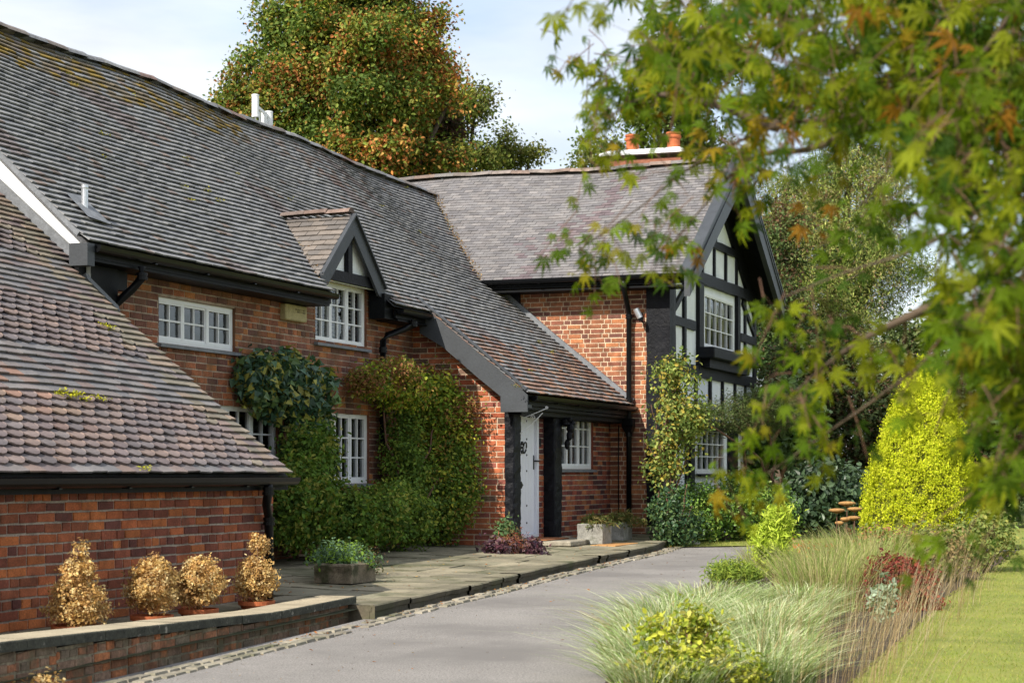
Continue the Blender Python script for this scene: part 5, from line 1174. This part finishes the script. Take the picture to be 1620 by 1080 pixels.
# golden conifer
gc = thing('golden_conifer', 'dense bright yellow cone shaped conifer standing at the end of the border', 'conifer', (25.3,3.55,.14))
g_ = np.random.default_rng(401); n = 80000; cx, cy_ = 25.3, 3.55; Hc = 2.62
def prof(f): return .78*np.where(f < .12, .86+f*1.16, np.cos(np.clip((f-.12)/.88,0,1)*np.pi/2)**.78)
nc = 4200; f = g_.random(nc)**.9; th = g_.uniform(0,2*np.pi,nc)
rr_ = prof(f)*(1+.05*np.sin(th*3+f*9)+.05*np.sin(th*7+1+f*17))*g_.uniform(.92,1.04,nc)
C = np.stack([cx+np.cos(th)*rr_, cy_+np.sin(th)*rr_, .12+f*Hc],1); O = np.stack([np.cos(th),np.sin(th),.35*np.ones(nc)],1)
ci = g_.integers(0,nc,n); dep = g_.uniform(0,1,n)
P = C[ci] + g_.normal(0,1,(n,3))*np.array([.03,.03,.035]) - O[ci]*(dep*.06)[:,None]
ax = O[ci]*.6 + np.array([0,0,1.0]); nr = O[ci] + g_.normal(0,.8,(n,3))
cc = np.array([(.52,.58,.02),(.62,.66,.03),(.40,.48,.02),(.66,.68,.05)])[g_.integers(0,4,n)]*g_.uniform(.7,1.1,(n,1))*g_.uniform(.8,1.1,nc)[ci][:,None]
leaves('foliage', P, nr, g_.uniform(.028,.05,n), cc, 'spray', M['leaf'], gc, axis=ax, rng=g_)
mb = MB(); mb.lathe((cx,cy_,.1), [(.68,.03),(.70,.3),(.63,.8),(.5,1.3),(.3,1.9),(.08,2.45),(0,2.5)], 20); mb.build('shade_core', mat('conifer_core',(.10,.11,.015),rough=1,vary=.4,vs=20,bump=1), gc)  # solid core coloured dark, standing in for shade in gaps between the sprays
mb = MB(); mb.tube([(cx,cy_,.1),(cx,cy_,1.0)], .08, 8); mb.build('trunk', M['bark'], gc)

# lawn blades near the path of view
g_ = np.random.default_rng(501); n = 90000; X = 8+ (g_.random(n)**1.3)*22; Yl = np.array([lawn_y(x) for x in X]) - g_.random(n)**1.2*5.0 + .03
B = np.stack([X,Yl,np.array([gz(x) for x in X])+.008],1)
lawn_c = np.array([(.24,.30,.05),(.30,.34,.07),(.20,.26,.04),(.36,.36,.10),(.34,.30,.12)])
stuff(blades('lawn_grass', None, B, .030, .005, .8, lawn_c[g_.integers(0,5,n)]*g_.uniform(.8,1.2,(n,1)), 'blade', g_, seg=2))
g_ = np.random.default_rng(502); n = 16000; X = g_.uniform(26.2,31,n); Y = g_.uniform(3,7.7,n); k = (Y > 7.6-(X-26)*1.0); X, Y = X[k], Y[k]; n = len(X)
stuff(blades('verge_grass', None, np.stack([X,Y,np.full(n,.19)],1), .035, .006, .7, lawn_c[g_.integers(0,5,n)], 'blade', g_, seg=2))
# pale edging stone at the end of the patio
mb = MB(); p = at(1097,857,27.6); mb.cbox((p.x-.10,p.y-.08,.17),(p.x+.12,p.y+.08,.25),.03); tag(mb.build('edge_stone', M['concrete'], None, origin=(p.x,p.y,.17)), 'pale loose edging stone at the hedge foot where paving meets drive', 'stone')

# ------------------------------------------------------------------ trees
def tree(name, label, cat, base, blobs, ncl, per, cr, size, cols, m='leaf', tpl='quad', seed=1, r0=.3, group=None, down=.3, fill=.15, nt=9, cq=.25, rmin=.7, flat=1, bg=6):
    t = thing(name, label, cat, tuple(base), group=group)
    g_ = np.random.default_rng(seed); P, nr, ci, C = crown_pts(boughs(blobs, seed, bg) if bg else blobs, ncl, per, cr, g_, rmin, None, fill, flat)
    cols = sorted(cols, key=lambda c: c[0]/c[1]); w_ = np.array([nn2(c[0]*.55, c[2]*.6+c[1]*.3) for c in C]); n_ = len(P)   # whole boughs turn colour together
    ix = np.clip((w_*.42+.5)[ci]*len(cols) + (g_.normal(0,len(cols)*.2,ncl))[ci] + g_.normal(0,len(cols)*.2,n_), 0, len(cols)-1).astype(int)
    br = np.array([1+.30*nn2(c[0]*1.1+5, c[2]*1.3) for c in C])*g_.uniform(1-cq,1+cq,ncl)
    cc = np.array(cols)[ix]*br[ci][:,None]*g_.uniform(.75,1.25,(n_,1))
    leaves('crown', P, nr, g_.uniform(.65,1.35,len(P))*size, cc, tpl, M[m], t, down=down, rng=g_)
    top = max(b[0][2] for b in blobs); zc = min(b[0][2] for b in blobs); bs = Vector(base); fork = Vector((bs.x,bs.y,bs.z+(zc-bs.z)*.6))
    mb = MB(); mb.tube([bs, bs.lerp(fork,.5)+Vector((.05,0,0)), fork], [r0*1.2,r0*.9,r0*.7], 10)
    idx = g_.choice(len(C), nt); rr_ = random.Random(seed)
    for b in blobs:
        c = Vector(b[0]); mb.tube([fork, fork.lerp(c,.5)+Vector((rr_.uniform(-.2,.2),0,.15)), c, c+Vector((rr_.uniform(-1,1)*b[1][0]*.6, rr_.uniform(-1,1)*b[1][1]*.6, b[1][2]*.7))], [r0*.5,r0*.33,r0*.2,.02], 7)
        for k in range(4):
            e = c+Vector((rr_.uniform(-1,1)*b[1][0]*.85, rr_.uniform(-1,1)*b[1][1]*.85, rr_.uniform(-.6,1)*b[1][2]*.85)); mb.tube([c, c.lerp(e,.5)+Vector((0,0,.1)), e], [r0*.16,r0*.1,.012], 5)
    mb.build('trunk', M['bark'], t, smooth=True); return t
AUT = [(.17,.22,.04),(.11,.17,.035),(.30,.28,.05),(.48,.20,.06),(.14,.20,.045),(.48,.30,.09),(.20,.25,.05),(.40,.15,.055),(.08,.13,.03),(.26,.26,.06),(.12,.18,.04)]
D = 52
tree('autumn_tree', 'large green tree flushed orange and russet rising behind the cottage ridge', 'tree', at(570,748,D)-Vector((0,0,1.2)),
     [blob(600,60,D,110,80),blob(490,70,D,80,75),blob(470,170,D,100,65),blob(600,190,D,110,75),blob(550,-40,D,90,60),blob(400,165,D,60,40),blob(640,110,D,70,85),blob(440,50,D,30,45),blob(620,-60,D,50,40),blob(392,95,D,22,24),blob(372,140,D,20,22),blob(425,15,D,14,22),blob(480,0,D,30,34),blob(690,40,D,20,24),blob(670,75,D,34,26),blob(715,150,D,20,22),blob(355,170,D,18,22),blob(700,250,D,40,22),blob(600,262,D,100,40),blob(500,225,D,80,50),blob(420,200,D,50,40)], 2700, 44, .25, .115, AUT, 'leaf', 'oval', 601, .26, fill=.2, cq=.35)
tree('purple_tree', 'dark copper leaved tree mingling with the side of the russet tree', 'tree', at(690,748,56)-Vector((0,0,1.2)),
     [blob(665,130,54,38,55),blob(688,200,54,34,60),blob(640,40,54,30,30),blob(650,250,54,50,30)], 420, 34, .26, .12, [(.06,.035,.03),(.09,.05,.04),(.05,.04,.025),(.12,.06,.035),(.05,.06,.03)], 'leaf', 'oval', 602, .3)
tree('sparse_tree', 'light green open branched tree between the russet tree and the wing roof', 'tree', at(720,748,60)-Vector((0,0,1.2)),
     [blob(700,110,59,26,40),blob(725,170,59,36,45),blob(752,160,59,26,26),blob(700,235,59,46,32),blob(735,250,59,40,20),blob(765,240,59,24,22)], 330, 34, .26, .11, [(.13,.17,.04),(.18,.21,.05),(.09,.13,.035),(.22,.2,.06)], 'leaf', 'oval', 603, .25, fill=.3)
tree('small_tree', 'small yellow green treetop showing over the middle of the wing ridge', 'tree', at(815,748,62)-Vector((0,0,1.2)),
     [blob(803,222,61,10,28),blob(800,250,61,34,18),blob(838,243,61,26,13),blob(780,255,61,24,14)], 150, 28, .22, .11, [(.16,.18,.045),(.22,.2,.06),(.12,.14,.04)], 'leaf', 'oval', 604, .18, fill=.3)
tree('green_tree', 'broad pale green tree behind the terracotta chimney pots', 'tree', at(1040,748,58)-Vector((0,0,1.2)),
     [blob(1045,185,57,48,32),blob(1010,175,57,22,22),blob(1080,150,57,60,50),blob(1120,80,57,60,60),blob(930,235,57,12,26),blob(925,262,57,14,10),blob(960,240,57,34,14),blob(1060,60,57,30,30),blob(1060,235,58,60,40),blob(1110,240,58,60,60)], 620, 30, .26, .12, [(.11,.16,.05),(.15,.2,.06),(.08,.12,.04),(.18,.2,.07)], 'leaf', 'oval', 605, .3, fill=.3)
CON = [(.22,.28,.07),(.32,.36,.10),(.16,.23,.06),(.38,.37,.14),(.10,.15,.05),(.30,.21,.11)]
tree('tall_conifer', 'tall yellowish green conifer with drooping sprays behind the timbered gable', 'conifer', at(1300,748,46)-Vector((0,0,1.2)),
     [blob(1330,200,44,50,60),blob(1345,280,44,75,70),blob(1330,370,44,100,75),blob(1270,400,44,75,70),blob(1380,440,44,85,80),blob(1300,480,44,100,60),blob(1240,320,44,45,50),blob(1400,330,44,50,50),blob(1330,560,44,110,60)], 2600, 46, .22, .095, CON, 'leaf', 'narrow', 606, .35, down=1.2, fill=.22, cq=.5)
tree('brown_conifer', 'narrow conifer with brown inner twigs squeezed between the gable and the tall yellowish one', 'conifer', at(1235,748,42)-Vector((0,0,1.2)),
     [blob(1225,420,41,36,60),blob(1240,500,41,50,60),blob(1270,560,41,70,60),blob(1235,360,41,30,50),blob(1215,470,40,26,60),blob(1225,560,40,40,60)], 900, 34, .20, .10, [(.05,.09,.03),(.08,.12,.04),(.12,.07,.04),(.045,.07,.025),(.14,.17,.06)], 'leaf', 'spray', 607, .25, down=1.0, cq=.4)
tree('dark_conifer', 'very dark dense evergreen low behind the end of the gable', 'conifer', at(1290,748,38)-Vector((0,0,1.2)),
     [blob(1250,590,37,50,60),blob(1320,610,37,70,80),blob(1390,620,37,60,90),blob(1300,700,37,90,70),blob(1370,740,37,70,60),blob(1230,650,37,30,80)], 1000, 24, .22, .12, [(.03,.05,.02),(.045,.065,.025),(.06,.075,.03),(.08,.05,.03)], 'leaf', 'spray', 608, .25, down=.6, fill=.2, cq=.4)
tree('laurel', 'green laurel with pale shoots beside the far edge of the gable', 'shrub', at(1240,748,35)-Vector((0,0,1.1)),
     [blob(1235,640,34,38,28),blob(1260,625,34,28,20),blob(1250,690,34,44,50),blob(1215,700,34,22,50)], 260, 16, .16, .13, [(.09,.15,.04),(.13,.2,.06),(.06,.10,.03),(.18,.24,.09)], 'leafshiny', 'oval', 609, .08)
rh = thing('rhododendron', 'dark rhododendron with long glossy leaves between hedge and golden conifer', 'shrub', tuple(at(1300,860,30.5)))
bush('foliage', rh, [blob(1300,785,30.5,52,55,.6),blob(1275,805,30.5,40,40,.5),blob(1345,790,31,40,50,.5)], 330, 13, .14, .12, [(.03,.06,.03),(.05,.085,.04),(.07,.11,.055),(.025,.045,.02)], 'leafshiny', 'oval', 610, lambda p: p[2] > .15, .3)
limbs('stem', rh, at(1305,850,30.5), [at(1280,790,30.5),at(1300,760,30.5),at(1335,790,30.5)], .03, 4)
for i, (px, lb, cols, bl_) in enumerate(((1450,'mixed green tree behind the tip of the golden conifer',[(.08,.11,.04),(.13,.16,.06),(.18,.2,.09),(.10,.07,.04)],[blob(1450,560,40,40,60),blob(1480,640,40,50,80),blob(1430,680,40,50,80),blob(1490,740,40,60,60)]),
      (1560,'loose pale green tree with bright gaps beyond the lawn',[(.15,.19,.08),(.22,.25,.12),(.10,.13,.05),(.3,.3,.18)],[blob(1560,560,42,50,60),blob(1600,640,42,50,60),blob(1540,640,42,40,60),blob(1620,540,42,50,80),blob(1500,520,42,30,40)]),
      (1600,'dark bushy low tree at the end of the lawn',[(.04,.065,.025),(.06,.085,.03),(.09,.05,.035)],[blob(1560,740,36,70,60),blob(1640,720,36,70,80),blob(1500,760,36,40,50),blob(1700,700,36,60,90)]))):
    tree('background_tree', lb, 'tree', at(px,748,41)-Vector((0,0,1.2)), bl_, 520, 26, .22, .12, cols, 'leaf', 'oval', 620+i, .2, fill=.25, cq=.35, group='trees closing the garden')
# far wood behind everything so that no horizon line shows
g_ = np.random.default_rng(700); n = 26000; px = g_.uniform(-200,2300,n); D_ = g_.uniform(75,105,n); hh = g_.random(n)**.8*(3.6+1.3*np.sin(px*.013)+.7*np.sin(px*.041))
P = np.array([at(a,748,d) for a,d in zip(px,D_)]); P[:,2] = hh
stuff(leaves('far_wood', P, g_.normal(0,1,(n,3))+np.array([-.8,-.2,.4]), g_.uniform(.4,.9,n), np.array([(.06,.08,.03),(.09,.11,.04),(.12,.12,.05)])[g_.integers(0,3,n)], 'oval', M['leaf'], None, rng=g_))

# ------------------------------------------------------------------ maple overhanging the camera's right side
mp_ = thing('japanese_maple', 'overhanging maple with drooping pointed green and orange leaves, close to the viewer', 'tree', (4.2,-.55,0))
g_ = np.random.default_rng(801); rp = random.Random(801)
BR = [ # px, py, D paths
 [(1900,-250,4.6),(1650,-60,4.8),(1450,60,5.0),(1280,110,5.2),(1130,110,5.5),(1020,95,5.7),(940,85,5.9)],
 [(1900,-100,4.5),(1620,80,4.7),(1400,170,4.9),(1230,200,5.1),(1100,260,5.2),(1010,330,5.4),(930,385,5.6)],
 [(1620,80,4.7),(1450,140,4.9),(1300,230,5.0),(1190,250,5.1),(1110,330,5.2),(1060,390,5.3)],
 [(1900,-260,4.4),(1500,-80,4.8),(1250,-30,5.1),(1120,20,5.4),(1040,30,5.6)],
 [(1900,150,4.2),(1620,400,4.3),(1500,540,4.4),(1400,620,4.5),(1300,690,4.6),(1190,765,4.7)],
 [(1620,400,4.3),(1480,480,4.4),(1360,540,4.5),(1280,600,4.55),(1240,640,4.6)],
 [(1900,60,4.2),(1640,260,4.2),(1480,380,4.3),(1340,430,4.4),(1240,470,4.5)],
 [(1900,0,4.0),(1740,200,4.0),(1670,420,4.0),(1620,600,4.1),(1560,800,4.2)],
 [(1900,120,3.8),(1700,380,3.9),(1650,560,3.9),(1630,700,3.95)],
 [(1900,-300,4.2),(1650,-40,4.3),(1530,120,4.4),(1440,220,4.5),(1360,330,4.6)],
 [(1230,200,5.1),(1130,165,5.3),(1050,150,5.5),(985,170,5.7),(925,225,5.8)],
 [(1130,110,5.5),(1060,120,5.6),(1000,130,5.7),(965,160,5.7)]]
def smooth(pts, k=5):                      # Catmull-Rom through the bough's points
    P_ = [pts[0]*2-pts[1]] + pts + [pts[-1]*2-pts[-2]]; out = []
    for i in range(1, len(P_)-2):
        p0, p1, p2, p3 = P_[i-1:i+3]
        for j in range(k):
            t_ = j/k; out.append(.5*((2*p1)+(p2-p0)*t_+(2*p0-5*p1+4*p2-p3)*t_*t_+(3*p1-p0-3*p2+p3)*t_**3))
    return out + [pts[-1]]
mb = MB(); TR = [Vector(v) for v in ((4.2,-.62,0),(4.24,-.56,.5),(4.2,-.5,1.0),(4.26,-.46,1.5),(4.22,-.40,2.0),(4.3,-.34,2.5),(4.28,-.3,2.9))]
mb.tube(smooth(TR, 3), [.085*(1-i/18)**.8+.006 for i in range(19)], 12)
full = []
for q_, b in enumerate(BR):
    pts = [at(*q) for q in b]
    if b[0][0] >= 1900:
        z_ = min(2.6, max(.9, pts[0].z-.45)); k_ = min(range(len(TR)), key=lambda i: abs(TR[i].z-z_)); t0 = TR[k_]
        pts = [t0, t0.lerp(pts[0], .5)+Vector((0,.05,.12))] + pts
    full.append(pts); c_ = smooth(pts); n_ = len(c_); mb.tube(c_, [max(.0022, .019*(1-i/(n_-.7))**1.3) for i in range(n_)], 6)
mb.build('trunk', M['bark'], mp_, smooth=True)
LP, LN, LS, LCc, LA = [], [], [], [], []; tw = MB()
MC = [(.07,.125,.008),(.11,.17,.009),(.19,.22,.012),(.035,.075,.008),(.21,.19,.012),(.085,.14,.010),(.25,.12,.014),(.27,.19,.014)]
def maple_leaf(p, size, hue, stem=None):
    ax = Vector((rp.gauss(0,.35), rp.gauss(0,.35), -1)); n_ = Vector((-CS+rp.gauss(0,.8), -SN+rp.gauss(0,.8), .35+rp.gauss(0,.4)))
    if rp.random() < .3: ax = Vector((rp.gauss(0,.8), rp.gauss(0,.8), -.5))
    LP.append(tuple(p)); LN.append(tuple(n_)); LA.append(tuple(ax)); LS.append(size)
    c = MC[hue] if rp.random() < .8 else rp.choice(MC[:6]); q = rp.uniform(.7,1.25); LCc.append(tuple(v*q for v in c))
def gap(p):                                # how open the canopy is here, so that house and garden show between the boughs
    D = p.x*CS+p.y*SN; px = 810+F*(p.x*SN-p.y*CS)/D; py = 748-F*(p.z-H)/D
    if D < .5: return 0
    if 1345 < px < 1500 and py > 600: return 1
    if 1345 < px < 1500 and py > 560: return .6
    if 1500 <= px < 1700 and py > 830: return 1
    if px > 1490 and py > 640: return .45
    if 1100 < px < 1190 and 325 < py < 700: return .95
    if 1020 < px <= 1100 and 400 < py < 700: return .97
    if px <= 1020 and py > 400: return .8
    if px < 1200 and 300 < py < 700: return .5
    if 960 < px < 1090 and 175 < py < 268: return .97
    if 1200 < px < 1455 and 200 < py < 540: return .82
    if 1100 < px < 1470 and 130 < py < 330: return .35
    if px < 1150 and py > 790: return 1
    if py > 815 and px < 1345: return 1
    if px > 1680: return 0
    if px < 880: return 1
    if 1085 < px < 1345 and py > 430:
        ln = 600+(1400-px)*.667
        return .92 if (py > ln+45 or py < ln-110) else .42
    if 860 < px < 1000 and 130 < py < 300: return .5
    return 0
def spray(p0, nl, spread, size, orange):
    """a small twig with opposite leaves"""
    if rp.random() < gap(Vector(p0)-Vector((0,0,.06))): return
    p0 = Vector(p0); d = Vector((rp.gauss(0,1), rp.gauss(0,.7), rp.gauss(-.35,.5))).normalized(); L = spread*rp.uniform(.6,1.2)
    p1 = p0 + d*L*.6 + Vector((0,0,-.02)); p2 = p0 + d*L + Vector((0,0,-.05)); tw.tube([p0,p1,p2], [.0018,.0013,.0007], 4, cap=False)
    hue = rp.choice([6,7,4]) if rp.random() < orange else rp.choice([0,1,2,3,5,1,2])
    for k in range(nl):
        f = rp.uniform(.25,1); q = p0.lerp(p2, f) + Vector((rp.gauss(0,.025),rp.gauss(0,.025),rp.gauss(-.01,.02)))
        tw.tube([p0.lerp(p2,f), q], .0006, 3, cap=False); maple_leaf(q, size*rp.uniform(.6,1.15), hue)
def along(b, n, spread, nl, size, orange, start=.25):
    pts = [at(*q) for q in b]; m_ = len(pts)-1
    for _ in range(n):
        t_ = (start + (1-start)*rp.random())*m_; i = min(int(t_), m_-1); p = pts[i].lerp(pts[i+1], t_-i) + Vector((rp.gauss(0,.05),rp.gauss(0,.06),rp.gauss(-.03,.05)))
        spray(p, nl, spread, size, orange)
for k, (n_, sp_, sz_, org) in enumerate([(80,.16,.056,.08),(80,.13,.054,.25),(60,.13,.055,.2),(60,.18,.056,.08),(56,.12,.058,.15),(34,.13,.060,.12),(36,.12,.060,.1),(50,.14,.066,.02),(36,.12,.066,.02),(54,.16,.060,.08),(40,.11,.050,.12),(26,.09,.050,.12)]):
    along(BR[k], n_, sp_, 4, sz_, org)
for _ in range(330):                       # the dense top right
    px = 1620-abs(rp.gauss(0,230)); py = rp.uniform(-120,260)*(.5+.5*(px-1050)/570) ; spray(at(px, py, rp.uniform(4.2,5.2)), 4, .16, .068, .1)
for _ in range(110): spray(at(rp.uniform(1470,1660), rp.uniform(100,620), rp.uniform(3.7,4.4)), 4, .12, .066, .02)
for _ in range(110): spray(at(rp.uniform(1030,1330), rp.uniform(-40,250), rp.uniform(5,5.6)), 4, .14, .056, .1)
for pts in full:                           # leaves near the trunk, out of the picture
    if pts[0] in TR:
        for _ in range(26): spray(pts[0].lerp(pts[2], rp.uniform(.25,1))+Vector((rp.gauss(0,.12),rp.gauss(0,.12),rp.gauss(.05,.12))), 4, .15, .06, .1)
for b in BR:
    e = at(*b[-1]); gap = lambda p: 0
    for _ in range(5): spray(e+Vector((rp.gauss(0,.05),rp.gauss(0,.05),rp.gauss(.02,.04))), 4, .10, .052, .15)
tw.build('twig', M['twig'], mp_)
leaves('foliage', LP, LN, LS, np.array(LCc), 'maple', M['maple'], mp_, axis=np.array(LA), rng=g_)
